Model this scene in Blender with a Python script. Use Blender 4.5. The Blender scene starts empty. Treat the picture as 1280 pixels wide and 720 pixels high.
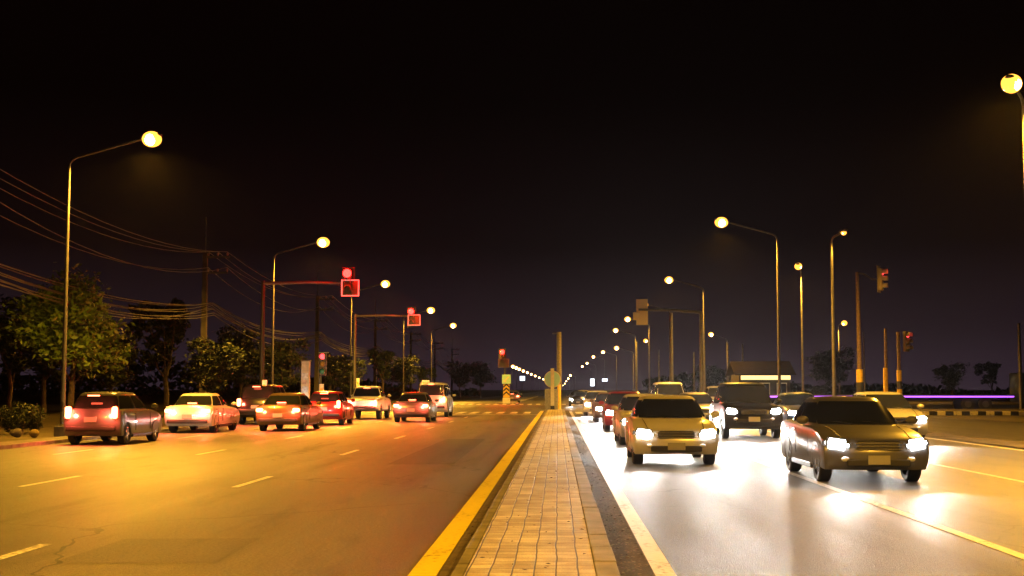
import bpy, bmesh, math, random
from mathutils import Vector, Matrix
random.seed(7)
R = math.radians
scene = bpy.context.scene
C = scene.collection

# ------------------------------------------------------------------ camera
F = 1600.0                      # focal length in pixels of a 1280 wide frame
EYE = Vector((0, 0, 1.57))
PITCH = math.atan(127 / F); YAW = math.atan(57 / F)
cd = bpy.data.cameras.new('camera'); cam = bpy.data.objects.new('camera', cd); C.objects.link(cam)
cam.location = EYE
cam.rotation_euler = (R(90) + PITCH, 0, YAW)
cd.sensor_width = 36; cd.lens = 36 * F / 1280
cd.clip_start = 0.1; cd.clip_end = 8000
scene.camera = cam
ROT = cam.rotation_euler.to_matrix()
def at(px, py, Y):
    """the point at distance Y down the road that is seen at pixel px, py of the photograph"""
    d = ROT @ Vector(((px - 640) / F, (360 - py) / F, -1))
    return EYE + d * (Y / d.y)

# ------------------------------------------------------------------ materials
MATS = {}
def mat(name, col, rough=.6, metal=0, noise=0, nscale=8, bump=0, bscale=40, coat=0, spec=.5):
    if name in MATS: return MATS[name]
    m = bpy.data.materials.new(name); m.use_nodes = True
    nt = m.node_tree; b = nt.nodes['Principled BSDF']
    b.inputs['Base Color'].default_value = (*col, 1)
    b.inputs['Roughness'].default_value = rough
    b.inputs['Metallic'].default_value = metal
    b.inputs['Coat Weight'].default_value = coat
    b.inputs['Specular IOR Level'].default_value = spec
    if noise:
        tc = nt.nodes.new('ShaderNodeTexCoord')
        n = nt.nodes.new('ShaderNodeTexNoise'); n.inputs['Scale'].default_value = nscale; n.inputs['Detail'].default_value = 5
        nt.links.new(tc.outputs['Object'], n.inputs['Vector'])
        mx = nt.nodes.new('ShaderNodeMix'); mx.data_type = 'RGBA'
        mr = nt.nodes.new('ShaderNodeMapRange'); mr.inputs[1].default_value = .3; mr.inputs[2].default_value = .7
        nt.links.new(n.outputs['Fac'], mr.inputs['Value']); nt.links.new(mr.outputs[0], mx.inputs['Factor'])
        mx.inputs['A'].default_value = (*[c * (1 - noise) for c in col], 1)
        mx.inputs['B'].default_value = (*[min(1, c * (1 + noise)) for c in col], 1)
        nt.links.new(mx.outputs['Result'], b.inputs['Base Color'])
    if bump:
        tc = nt.nodes.new('ShaderNodeTexCoord')
        n = nt.nodes.new('ShaderNodeTexNoise'); n.inputs['Scale'].default_value = bscale; n.inputs['Detail'].default_value = 3
        nt.links.new(tc.outputs['Object'], n.inputs['Vector'])
        bp = nt.nodes.new('ShaderNodeBump'); bp.inputs['Strength'].default_value = bump; bp.inputs['Distance'].default_value = .02
        nt.links.new(n.outputs['Fac'], bp.inputs['Height']); nt.links.new(bp.outputs[0], b.inputs['Normal'])
    MATS[name] = m
    return m
def glow(name, col, strength):
    if name in MATS: return MATS[name]
    m = bpy.data.materials.new(name); m.use_nodes = True
    b = m.node_tree.nodes['Principled BSDF']
    b.inputs['Base Color'].default_value = (*[min(1, c * .8 + .1) for c in col], 1)
    b.inputs['Emission Color'].default_value = (*col, 1)
    b.inputs['Emission Strength'].default_value = strength
    b.inputs['Roughness'].default_value = .2
    MATS[name] = m
    return m

def N(nt, t, **kw):
    n = nt.nodes.new(t)
    for k, v in kw.items(): setattr(n, k, v)
    return n
def math_node(nt, op, a, b=None, clamp=False):
    n = N(nt, 'ShaderNodeMath', operation=op); n.use_clamp = clamp
    for i, v in enumerate((a, b)):
        if v is None: continue
        if isinstance(v, (int, float)): n.inputs[i].default_value = v
        else: nt.links.new(v, n.inputs[i])
    return n.outputs[0]
def ramp(nt, fac, stops):
    r = N(nt, 'ShaderNodeValToRGB'); e = r.color_ramp.elements
    while len(e) < len(stops): e.new(.5)
    for i, (p, c) in enumerate(stops):
        e[i].position = p; e[i].color = (*c, 1) if len(c) == 3 else c
    nt.links.new(fac, r.inputs['Fac']); return r.outputs['Color']
def noise_node(nt, vec, scale, detail=4, rough=.5):
    n = N(nt, 'ShaderNodeTexNoise'); n.inputs['Scale'].default_value = scale
    n.inputs['Detail'].default_value = detail; n.inputs['Roughness'].default_value = rough
    nt.links.new(vec, n.inputs['Vector']); return n.outputs['Fac']
def mapping(nt, vec, scale=(1, 1, 1), loc=(0, 0, 0)):
    m = N(nt, 'ShaderNodeMapping'); m.inputs['Scale'].default_value = scale; m.inputs['Location'].default_value = loc
    nt.links.new(vec, m.inputs['Vector']); return m.outputs['Vector']
def mix(nt, f, a, b, typ='MIX'):
    m = N(nt, 'ShaderNodeMix', data_type='RGBA', blend_type=typ)
    for k, v in (('Factor', f), ('A', a), ('B', b)):
        if isinstance(v, (int, float)): m.inputs[k].default_value = v
        elif isinstance(v, tuple): m.inputs[k].default_value = (*v, 1)
        else: nt.links.new(v, m.inputs[k])
    return m.outputs['Result']

def asphalt(name, lo, hi, r0, r1):
    m = bpy.data.materials.new(name); m.use_nodes = True; nt = m.node_tree; b = nt.nodes['Principled BSDF']
    pos = N(nt, 'ShaderNodeNewGeometry').outputs['Position']
    big = noise_node(nt, mapping(nt, pos, (.35, .05, 1)), 1, 5)
    streak = noise_node(nt, mapping(nt, pos, (2.2, .03, 1)), 1, 4)       # polished and oily wheel tracks run along the lanes
    grit = noise_node(nt, pos, 32, 4, .8)
    pebble = N(nt, 'ShaderNodeTexVoronoi'); pebble.inputs['Scale'].default_value = 90
    nt.links.new(pos, pebble.inputs['Vector'])
    f = math_node(nt, 'ADD', math_node(nt, 'MULTIPLY', big, .5), math_node(nt, 'MULTIPLY', streak, .5))
    base = ramp(nt, f, [(.40, lo), (.60, hi)])
    g = ramp(nt, grit, [(.3, (.35, .35, .35)), (.7, (1.7, 1.7, 1.7))])
    base = mix(nt, 1.0, base, g, 'MULTIPLY')
    stain = noise_node(nt, mapping(nt, pos, (1.1, .16, 1), (7, 3, 0)), 1, 6, .65)
    base = mix(nt, 1.0, base, ramp(nt, stain, [(.30, (.45, .43, .42)), (.47, (1, 1, 1)), (.62, (1, 1, 1)), (.75, (1.35, 1.33, 1.3))]), 'MULTIPLY')
    # tar-filled cracks
    cr = N(nt, 'ShaderNodeTexVoronoi', feature='DISTANCE_TO_EDGE'); cr.inputs['Scale'].default_value = .16
    wob = N(nt, 'ShaderNodeVectorMath', operation='ADD')
    nz = N(nt, 'ShaderNodeTexNoise'); nz.inputs['Scale'].default_value = .9; nt.links.new(pos, nz.inputs['Vector'])
    nt.links.new(pos, wob.inputs[0]); nt.links.new(nz.outputs['Color'], wob.inputs[1])
    nt.links.new(wob.outputs[0], cr.inputs['Vector'])
    crack = math_node(nt, 'LESS_THAN', cr.outputs['Distance'], .0030)
    base = mix(nt, math_node(nt, 'MULTIPLY', crack, .85), base, (.015, .014, .013))
    nt.links.new(base, b.inputs['Base Color'])
    rr = N(nt, 'ShaderNodeMapRange'); rr.inputs[1].default_value = .35; rr.inputs[2].default_value = .65
    rr.inputs[3].default_value = r0; rr.inputs[4].default_value = r1
    nt.links.new(f, rr.inputs['Value']); nt.links.new(rr.outputs[0], b.inputs['Roughness'])
    bp = N(nt, 'ShaderNodeBump'); bp.inputs['Strength'].default_value = .6; bp.inputs['Distance'].default_value = .012
    h = math_node(nt, 'ADD', grit, pebble.outputs['Distance'])
    nt.links.new(h, bp.inputs['Height']); nt.links.new(bp.outputs[0], b.inputs['Normal'])
    MATS[name] = m; return m

def paint(name, col, wear):
    m = bpy.data.materials.new(name); m.use_nodes = True; nt = m.node_tree; b = nt.nodes['Principled BSDF']
    pos = N(nt, 'ShaderNodeNewGeometry').outputs['Position']
    n1 = noise_node(nt, pos, 14, 6, .65); n2 = noise_node(nt, mapping(nt, pos, (1, .25, 1)), 3, 4)
    f = math_node(nt, 'ADD', math_node(nt, 'MULTIPLY', n1, .6), math_node(nt, 'MULTIPLY', n2, .4))
    c = ramp(nt, f, [(.36 + wear * .1, tuple(x * .25 for x in col)), (.43 + wear * .1, tuple(x * .85 for x in col)), (.7, col)])
    nt.links.new(c, b.inputs['Base Color']); b.inputs['Roughness'].default_value = .55
    MATS[name] = m; return m

def pavers():
    m = bpy.data.materials.new('pavers'); m.use_nodes = True; nt = m.node_tree; b = nt.nodes['Principled BSDF']
    pos = N(nt, 'ShaderNodeNewGeometry').outputs['Position']
    br = N(nt, 'ShaderNodeTexBrick'); br.offset = .0; br.inputs['Scale'].default_value = 1
    br.inputs['Brick Width'].default_value = .176; br.inputs['Row Height'].default_value = .22
    br.inputs['Mortar Size'].default_value = .008; br.inputs['Mortar Smooth'].default_value = .3; br.inputs['Bias'].default_value = 0
    br.inputs['Color1'].default_value = (.34, .31, .16, 1); br.inputs['Color2'].default_value = (.54, .50, .27, 1)
    br.inputs['Mortar'].default_value = (.05, .045, .035, 1)
    w = N(nt, 'ShaderNodeVectorMath', operation='ADD'); nz = N(nt, 'ShaderNodeTexNoise'); nz.inputs['Scale'].default_value = 1.3
    sc = N(nt, 'ShaderNodeVectorMath', operation='SCALE'); sc.inputs['Scale'].default_value = .035
    nt.links.new(pos, nz.inputs['Vector']); nt.links.new(nz.outputs['Color'], sc.inputs[0])
    nt.links.new(pos, w.inputs[0]); nt.links.new(sc.outputs[0], w.inputs[1]); nt.links.new(w.outputs[0], br.inputs['Vector'])
    n1 = noise_node(nt, pos, 2.5, 6, .6); n2 = noise_node(nt, pos, 60, 3, .6)
    c = mix(nt, 1.0, br.outputs['Color'], ramp(nt, n1, [(.3, (.55, .5, .45)), (.7, (1.25, 1.25, 1.2))]), 'MULTIPLY')
    c = mix(nt, 1.0, c, ramp(nt, n2, [(.3, (.75, .75, .75)), (.7, (1.2, 1.2, 1.2))]), 'MULTIPLY')
    nt.links.new(c, b.inputs['Base Color']); b.inputs['Roughness'].default_value = .75
    bp = N(nt, 'ShaderNodeBump'); bp.inputs['Strength'].default_value = .7; bp.inputs['Distance'].default_value = .012
    h = math_node(nt, 'SUBTRACT', math_node(nt, 'MULTIPLY', n2, .4), br.outputs['Fac'])
    nt.links.new(h, bp.inputs['Height']); nt.links.new(bp.outputs[0], b.inputs['Normal'])
    MATS['pavers'] = m; return m

def dirt(name, c0, c1, c2, scale=.6):
    m = bpy.data.materials.new(name); m.use_nodes = True; nt = m.node_tree; b = nt.nodes['Principled BSDF']
    pos = N(nt, 'ShaderNodeNewGeometry').outputs['Position']
    n1 = noise_node(nt, pos, scale, 6, .6); n2 = noise_node(nt, pos, scale * 25, 4, .7)
    f = math_node(nt, 'ADD', math_node(nt, 'MULTIPLY', n1, .55), math_node(nt, 'MULTIPLY', n2, .45))
    nt.links.new(ramp(nt, f, [(.35, c0), (.5, c1), (.66, c2)]), b.inputs['Base Color'])
    b.inputs['Roughness'].default_value = .9; b.inputs['Specular IOR Level'].default_value = .15
    bp = N(nt, 'ShaderNodeBump'); bp.inputs['Strength'].default_value = .8; bp.inputs['Distance'].default_value = .05
    nt.links.new(f, bp.inputs['Height']); nt.links.new(bp.outputs[0], b.inputs['Normal'])
    MATS[name] = m; return m

M_road = asphalt('asphalt_left', (.05, .047, .04), (.125, .115, .098), .36, .6)
M_road2 = asphalt('asphalt_right', (.05, .048, .045), (.09, .086, .08), .45, .65)
M_pav = pavers()
M_dirt = dirt('verge_dirt', (.03, .035, .015), (.09, .075, .045), (.16, .13, .09))
M_gutter = dirt('gutter_grit', (.035, .028, .02), (.06, .05, .038), (.11, .095, .075), 1.2)
def pebble(m):
    nt = m.node_tree; b = nt.nodes['Principled BSDF']; pos = N(nt, 'ShaderNodeNewGeometry').outputs['Position']
    old = b.inputs['Base Color'].links[0].from_socket
    v = N(nt, 'ShaderNodeTexVoronoi'); v.inputs['Scale'].default_value = 26; nt.links.new(pos, v.inputs['Vector'])
    k = math_node(nt, 'LESS_THAN', v.outputs['Distance'], .34)
    sel = math_node(nt, 'GREATER_THAN', noise_node(nt, pos, 7, 3), .5)
    pick = math_node(nt, 'MULTIPLY', k, sel)
    g = mix(nt, .75, v.outputs['Color'], (.35, .3, .24)); g = mix(nt, 1.0, g, (.55, .5, .45), 'MULTIPLY')
    nt.links.new(mix(nt, pick, old, g), b.inputs['Base Color'])
pebble(M_gutter)
M_yellow = paint('yellow_paint', (.72, .62, .02), .05)
M_white = paint('white_paint', (.7, .69, .66), .3)
M_conc = mat('concrete', (.2, .185, .165), .85, noise=.35, nscale=3, bump=.3)
M_pole = mat('pole_concrete', (.07, .06, .05), .9, noise=.3, nscale=3)
M_concdark = mat('dark_concrete', (.13, .12, .105), .9, noise=.4, nscale=3, bump=.3)
M_galv = mat('galvanised_steel', (.12, .12, .12), .45, .6, noise=.2, nscale=6)
M_dark = mat('dark_metal', (.03, .03, .032), .5, .3)
M_black = mat('black_plastic', (.012, .012, .013), .45)
M_rub = mat('rubber', (.015, .015, .015), .8)
M_whitep = mat('white_enamel', (.75, .74, .7), .45, noise=.12, nscale=5)
M_yelp = mat('yellow_enamel', (.72, .5, .05), .5, noise=.15, nscale=5)
M_blackp = mat('black_enamel', (.02, .02, .02), .5)
M_wood = mat('bark', (.07, .05, .035), .9, noise=.4, nscale=9, bump=.6)
M_leaf = mat('leaf', (.10, .17, .02), .55, noise=.55, nscale=1.6)  # brighter leaf for the lamp-lit tree, the light is in the colour
M_leaf_unlit = mat('unlit_leaf', (.016, .026, .007), .6, noise=.5, nscale=1.2)  # foliage out of the lamplight, night shade put into the colour
M_glass = mat('car_glass', (.012, .014, .016), .06, spec=.8)
M_chrome = mat('chrome', (.7, .7, .7), .15, 1)
M_plate = mat('plate_white', (.3, .3, .29), .5)
M_cable = mat('cable', (.055, .05, .05), .35, spec=1.0)
M_teal = mat('sign_back', (.45, .8, .9), .5)
M_blue = mat('sign_blue', (.05, .25, .5), .4)
M_wallp = mat('painted_wall', (.05, .045, .04), .85, noise=.25, nscale=1)
M_roof = mat('roof_sheet', (.035, .028, .024), .7, .2, noise=.2, nscale=2)
L_SOD = (1.0, .46, .035)
L_LENS = (1.0, .7, .28)
E_sod = glow('sodium_lens', (1, .42, .05), 2.6)
E_bulb = glow('sodium_bulb', L_LENS, 40)
E_head = glow('headlamp_lens', (1, .95, .88), 60)
E_tail = glow('taillight_lens', (1, .085, .03), 36)
E_brake = glow('brake_bar', (1, .12, .05), 14)
E_red = glow('signal_red', (1, .009, .007), 26)
E_redweak = glow('signal_red_arrow', (1, .05, .06), 4)
E_indicator = glow('indicator_lens', (1, .5, .08), 10)
E_led = glow('timer_frame_glow', (1, .35, .3), .55)
E_purple = glow('purple_trail_strip', (.42, .1, 1), 1.9)
E_fascia = glow('lit_fascia', (1, .72, .3), 1.6)
E_window = glow('lit_window', (1, .8, .5), 1.2)
E_sign = glow('lit_sign', (.75, .85, 1), 3)
M_off_amber = mat('amber_lens_off', (.35, .22, .05), .25)
M_off_green = mat('green_lens_off', (.04, .2, .12), .25)

# ------------------------------------------------------------------ mesh helpers
def link(name, me, parent=None, loc=None):
    o = bpy.data.objects.new(name, me); C.objects.link(o)
    if parent is not None: o.parent = parent
    if loc is not None: o.location = loc
    return o
def make(name, bm, m, parent=None, smooth=False):
    me = bpy.data.meshes.new(name)
    bmesh.ops.recalc_face_normals(bm, faces=bm.faces[:])
    bm.to_mesh(me); bm.free()
    for x in (m if isinstance(m, (list, tuple)) else [m]): me.materials.append(x)
    if smooth:
        me.polygons.foreach_set('use_smooth', [True] * len(me.polygons))
        if hasattr(me, 'set_sharp_from_angle'): me.set_sharp_from_angle(angle=R(38))
    return link(name, me, parent)
def bx(bm, c, s, bev=0, rot=None, mi=0):
    r = bmesh.ops.create_cube(bm, size=1, matrix=Matrix.Translation(c) @ (rot if rot else Matrix.Identity(4)) @ Matrix.Diagonal((*s, 1)))
    vs = r['verts']; fs = list({f for v in vs for f in v.link_faces})
    for f in fs: f.material_index = mi
    if bev:
        es = list({e for v in vs for e in v.link_edges})
        k = bmesh.ops.bevel(bm, geom=es, offset=bev, segments=2, affect='EDGES', profile=.5)
        for f in k['faces']: f.material_index = mi
    return fs
def tube(bm, pts, rad, n=10, cap=True):
    pts = [Vector(p) for p in pts]
    rads = rad if isinstance(rad, (list, tuple)) else [rad] * len(pts)
    rings = []; up = None
    for i, p in enumerate(pts):
        t = (pts[min(i + 1, len(pts) - 1)] - pts[max(i - 1, 0)]).normalized()
        if up is None:
            up = Vector((0, 1, 0)) if abs(t.y) < .9 else Vector((1, 0, 0))
        a = (up - t * up.dot(t)).normalized(); up = a; b = t.cross(a)
        rings.append([bm.verts.new(p + (a * math.cos(2 * math.pi * k / n) + b * math.sin(2 * math.pi * k / n)) * rads[i]) for k in range(n)])
    for q in range(len(rings) - 1):
        for k in range(n):
            bm.faces.new((rings[q][k], rings[q][(k + 1) % n], rings[q + 1][(k + 1) % n], rings[q + 1][k]))
    if cap:
        bm.faces.new(rings[0][::-1]); bm.faces.new(rings[-1])
def ell(bm, c, s, u=16, v=10):
    bmesh.ops.create_uvsphere(bm, u_segments=u, v_segments=v, radius=1, matrix=Matrix.Translation(c) @ Matrix.Diagonal((*s, 1)))
def cyl(bm, c, r, h, axis='Z', n=20, r2=None):
    rot = {'Z': Matrix.Identity(4), 'X': Matrix.Rotation(R(90), 4, 'Y'), 'Y': Matrix.Rotation(R(90), 4, 'X')}[axis]
    bmesh.ops.create_cone(bm, cap_ends=True, segments=n, radius1=r, radius2=r if r2 is None else r2, depth=h, matrix=Matrix.Translation(c) @ rot)
def quad(bm, pts, mi=0):
    f = bm.faces.new([bm.verts.new(p) for p in pts]); f.material_index = mi; return f
def empty(name, loc=(0, 0, 0), rz=0):
    o = bpy.data.objects.new(name, None); C.objects.link(o); o.location = loc; o.rotation_euler = (0, 0, rz); o.empty_display_size = .3
    return o
def tag(o, label, cat, group=None):
    o['label'] = label; o['category'] = cat
    if group: o['group'] = group
    return o
def struct(o): o['kind'] = 'structure'; return o
def copy_tree(o, parent=None):
    c = o.copy(); C.objects.link(c)
    if parent is not None: c.parent = parent
    for ch in list(o.children): copy_tree(ch, c)
    return c
def light(name, typ, loc, energy, col, size=.1, parent=None, **kw):
    l = bpy.data.lights.new(name, typ); l.energy = energy; l.color = col
    if typ in ('POINT', 'SPOT'): l.shadow_soft_size = size
    for k, v in kw.items(): setattr(l, k, v)
    o = bpy.data.objects.new(name, l); C.objects.link(o); o.location = loc
    if parent is not None: o.parent = parent
    return o

# ------------------------------------------------------------------ ground, roads
def sheet(name, polys, z, m):
    bm = bmesh.new()
    for p in polys: quad(bm, [(x, y, z) for x, y in p])
    return struct(make(name, bm, m))
bm = bmesh.new()
quad(bm, [(-4000, -120, -.03), (4000, -120, -.03), (4000, 6000, -.03), (-4000, 6000, -.03)])
struct(make('ground', bm, M_dirt))
sheet('road_left', [[(-14.6, -60), (-.79, -60), (-.79, 96), (-14.6, 96)]], 0, M_road)
sheet('road_right', [[(.46, -60), (12.3, -60), (12.3, 50), (.46, 50)], [(.46, 50), (12.3, 50), (10.9, 62), (.46, 62)], [(.46, 62), (10.9, 62), (10.9, 96), (.46, 96)]], 0, M_road2)
sheet('road_crossing', [[(-90, 96), (120, 96), (120, 134), (-90, 134)]], -.002, M_road)
sheet('road_beyond', [[(-14.6, 134), (12, 134), (12, 2600), (-14.6, 2600)]], 0, M_road2)
sheet('service_road', [[(13.6, -30), (22, -30), (22, 76), (13.6, 76)], [(13.6, 76), (17.5, 76), (17.5, 96), (13.6, 96)]], -.004, M_road)
# the paved median we stand on
def median(name, x0, x1, y0, y1, h=.12):
    bm = bmesh.new(); r = (x1 - x0) / 2; cx = (x0 + x1) / 2
    pts = [(x0, y0), (x1, y0), (x1, y1 - r)] + [(cx + r * math.cos(a), y1 - r + r * math.sin(a)) for a in [math.pi * k / 10 for k in range(1, 10)]] + [(x0, y1 - r)]
    top = [bm.verts.new((x, y, h)) for x, y in pts]; bot = [bm.verts.new((x, y, -.02)) for x, y in pts]
    bm.faces.new(top)
    for i in range(len(pts)):
        j = (i + 1) % len(pts); f = bm.faces.new((bot[i], bot[j], top[j], top[i]))
    return bm
struct(make('pavement_median', median('m', -.74, .295, -20, 97), M_pav))
def kerb(x0, x1, y0, y1, h, name='kerb'):
    bm = bmesh.new(); y = y0; k = 0
    while y < y1:
        L = min(1.0, y1 - y); j = random.uniform(-.006, .006)
        bx(bm, ((x0 + x1) / 2 + j, y + L / 2, h / 2 - .02 + random.uniform(-.004, .004)), (x1 - x0, L - .012, h + .04), .012)
        y += L
    return struct(make(name, bm, M_conc))
kerb(.30, .49, -10, 96, .125, 'kerb_right')
kerb(-.86, -.745, -10, 96, .10, 'kerb_left').data.materials[0] = M_concdark
sheet('gutter', [[(.49, -20), (.81, -20), (.81, 97), (.49, 97)]], .005, M_gutter)
sheet('gutter_left', [[(-1.02, -20), (-.80, -20), (-.80, 97), (-1.02, 97)]], .004, mat('brown_edge', (.06, .045, .03), .9, noise=.5, nscale=5))  # brown strip beside the left kerb, mottled at random
M_patch = asphalt('asphalt_patch', (.033, .031, .028), (.075, .07, .062), .45, .65)
M_patch2 = asphalt('asphalt_patch_pale', (.05, .047, .042), (.105, .098, .088), .4, .65)
sheet('asphalt_repair', [[(-3.6, 27), (-2.2, 27.1), (-2.3, 41), (-3.55, 40.8)]], .003, M_patch)
sheet('asphalt_repair_pale', [[(-4.6, 11.6), (-3.1, 11.65), (-3.15, 13.6), (-4.55, 13.5)], [(5.6, 13), (7.0, 13.1), (7.0, 18.5), (5.65, 18.3)]], .0032, M_patch2)
def litter():
    rnd = random.Random(5); vs = []; fs = []
    for k in range(900):
        q = rnd.random(); y = 6 + 40 * rnd.random() ** 1.6
        if q < .6: x, z = rnd.uniform(.5, .8), .012
        elif q < .8: x, z = rnd.uniform(-1.0, -.87), .012
        else: x, z = rnd.uniform(-.72, .29), .128
        s = rnd.uniform(.008, .026); a = rnd.uniform(0, 6.28); i = len(vs)
        for t, e in ((0, 1.4), (1.57, .6), (3.14, 1.2), (4.71, .7)):
            vs.append((x + s * e * math.cos(a + t), y + s * e * math.sin(a + t), z + rnd.uniform(0, .012)))
        fs.append((i, i + 1, i + 2, i + 3))
    me = bpy.data.meshes.new('fallen_leaves'); me.from_pydata(vs, [], fs)
    me.materials.append(mat('dry_leaf', (.05, .035, .02), .8, noise=.7, nscale=4)); o = link('fallen_leaves', me); o['kind'] = 'stuff'
litter()
# painted lines, some drawn in place of headlight trails
sheet('yellow_line', [[(-1.27, -20), (-1.03, -20), (-1.03, 94), (-1.27, 94)]], .006, M_yellow)
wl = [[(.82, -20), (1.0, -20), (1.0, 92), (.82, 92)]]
wl += [[(4.30, 3), (4.44, 3), (4.44, 78), (4.30, 78)], [(7.85, 3), (7.99, 3), (7.99, 78), (7.85, 78)], [(11.9, -20), (12.05, -20), (12.05, 50), (11.9, 50)]]  # solid lines laid along the headlight trails, painted to imitate their streaks
for x in (-5.2, -8.7, -12.2):
    for k in range(9):
        y = 10.4 + k * 10.2
        if y < 78: wl.append([(x - .06, y), (x + .06, y), (x + .06, y + 2.6), (x - .06, y + 2.6)])
wl.append([(-14.0, 81), (-1.0, 81), (-1.0, 81.6), (-14.0, 81.6)])
for x0, x1 in ((-14, -1.2), (1.2, 10.6)):  # both sets of crossing bars stand in for headlight trails of cross traffic
    x = x0
    while x < x1 - .4:
        wl.append([(x, 84.5), (x + .45, 84.5), (x + .45, 90.5), (x, 90.5)]); x += .9
for x0, x1 in ((-14, 11.5),):
    x = x0
    while x < x1 - .4:
        wl.append([(x, 134), (x + .45, 134), (x + .45, 140), (x, 140)]); x += .9
sheet('markings_and_light_trails', wl, .006, M_white)
sheet('verge_strip_right', [[(12.3, -30), (13.6, -30), (13.6, 50), (12.3, 50)], [(12.3, 50), (13.6, 50), (13.6, 96), (10.9, 62)], [(10.9, 62), (13.6, 96), (13.6, 96.1), (10.9, 96)]], .03, M_dirt)
sheet('footpath_left', [[(-16.2, -30), (-14.75, -30), (-14.75, 92), (-16.2, 92)]], .05, M_concdark)
bm = bmesh.new(); y = -10
while y < 92:
    bx(bm, (-14.68, y + .5, .04), (.14, .985, .14), .012); y += 1
struct(make('kerb_far_left', bm, M_conc))

# striped kerb round the traffic island at right
def striped_kerb():
    bm = bmesh.new(); k = 0; x = 18.6
    while x < 40:
        bx(bm, (x + .25, 81, .10), (.498, .24, .24), .01, mi=k % 2); x += .5; k += 1
    y = 81.4
    while y < 95:
        bx(bm, (18.75, y + .25, .10), (.24, .498, .24), .01, mi=k % 2); y += .5; k += 1
    return struct(make('kerb_island_striped', bm, [paint('kerb_white', (.78, .72, .5), 0), M_blackp]))
striped_kerb()
bm = bmesh.new(); quad(bm, [(18.87, 81.12, .17), (45, 81.12, .17), (45, 95, .17), (18.87, 95, .17)])
struct(make('pavement_island', bm, M_dirt))
# far median
struct(make('pavement_far_median', (lambda b: (bx(b, (-5.6, 400, .06), (2.0, 520, .16), .03), b)[1])(bmesh.new()), M_conc))

# ------------------------------------------------------------------ street lamps
def street_lamp(base, lamp, label, group, energy, rad=.06, wattmul=1, detail=True, lens=.27):
    """base xy of the pole, lamp = point of the lantern"""
    bxy = Vector((base[0], base[1], 0)); lp = Vector(lamp)
    root = empty('street_lamp', bxy); tag(root, label, 'street lamp', group)
    d = lp - bxy; hz = Vector((d.x, d.y, 0)); L = hz.length; u = hz.normalized() if L > .01 else Vector((1, 0, 0))
    H = d.z; bend = H - max(.25, L * .33)
    bm = bmesh.new()
    tube(bm, [(0, 0, .3), (0, 0, bend * .5), (0, 0, bend)], [rad * 1.45, rad * 1.15, rad * .85], 12)
    make('pole', bm, M_galv, root, True)
    bm = bmesh.new()
    pts = [Vector((0, 0, bend - .02))]
    for k in range(1, 6):
        a = k / 5 * R(70); pts.append(u * (.45 * (1 - math.cos(a))) + Vector((0, 0, bend + .45 * math.sin(a) * .75)))
    end = u * (L - .25) + Vector((0, 0, H + .02))
    if L > .9: pts.append(end)
    else: pts = [pts[0], u * (L * .4) + Vector((0, 0, H - .05)), u * max(L - .2, .1) + Vector((0, 0, H + .02))]
    tube(bm, pts, rad * .72, 10)
    make('arm', bm, M_galv, root, True)
    bm = bmesh.new()
    rz = math.atan2(u.y, u.x)
    Mx = Matrix.Translation(u * (L + .02) + Vector((0, 0, H + .10))) @ Matrix.Rotation(rz, 4, 'Z') @ Matrix.Rotation(R(-8), 4, 'Y')
    bmesh.ops.create_uvsphere(bm, u_segments=16, v_segments=10, radius=1, matrix=Mx @ Matrix.Diagonal((.40, .17, .10, 1)))
    hd = make('lamp_head', bm, M_galv, root, True)
    bm = bmesh.new()
    bmesh.ops.create_uvsphere(bm, u_segments=16, v_segments=10, radius=1, matrix=Matrix.Translation(u * (L + .05) + Vector((0, 0, H))) @ Matrix.Rotation(rz, 4, 'Z') @ Matrix.Diagonal((lens, lens * .85, lens * .8, 1)))  # lens and bulb oversized, lamp bloom modelled as orange fringe and white core
    ln = make('lens', bm, E_sod, hd, True)
    bm = bmesh.new(); c_ = u * (L + .05) + Vector((0, 0, H - lens * .06)); ell(bm, c_, (lens * .80, lens * .93, lens * .72), 16, 10); make('bulb', bm, E_bulb, ln, True)
    if detail:
        bm = bmesh.new(); bx(bm, (0, 0, .17), (.42, .42, .36), .03); make('footing', bm, M_concdark, root)
        bm = bmesh.new(); bx(bm, (0, 0, .37), (.3, .3, .05), .01); make('base_plate', bm, M_galv, root)
        bm = bmesh.new(); bx(bm, (0, -rad * 1.5, 1.0), (rad * 1.5, .03, .35), .008); make('access_door', bm, M_dark, root)
    if energy:
        light('lamp_light', 'SPOT', u * (L + .05) + Vector((0, 0, H - lens * .95 - .14)), energy, L_SOD, .10, root, spot_size=R(166), spot_blend=.5)
    return root
SODE = 17500
lamps_left = [  # px, py of lantern, px of pole, distance
    (188, 174, 79, 43, 'tall grey street lamp nearest on the left verge, beside the lit leafy tree'),
    (403, 303, 340, 74, 'street lamp with bent arm just right of the dark signal mast, left verge'),
    (481, 355, 438, 103, 'street lamp whose slim pole rises under the first red signal'),
    (538, 388, 504, 137, 'street lamp whose pole rises under the second red signal'),
    (566, 407, 539, 170, 'street lamp last of the near left row, above the stopped silver van')]
for px, py, pp, Y, lab in lamps_left:
    l = at(px, py, Y); b = at(pp, 487, Y)
    street_lamp((b.x, Y), l, lab, 'street lamps along the left carriageway', SODE, lens=.34 if Y < 60 else .38 if Y < 120 else .44)
street_lamp((-16.8, 11), (-13.7, 11, 10.1), 'street lamp on the left verge abreast of the viewer, outside the view', 'street lamps along the left carriageway', SODE)
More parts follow.
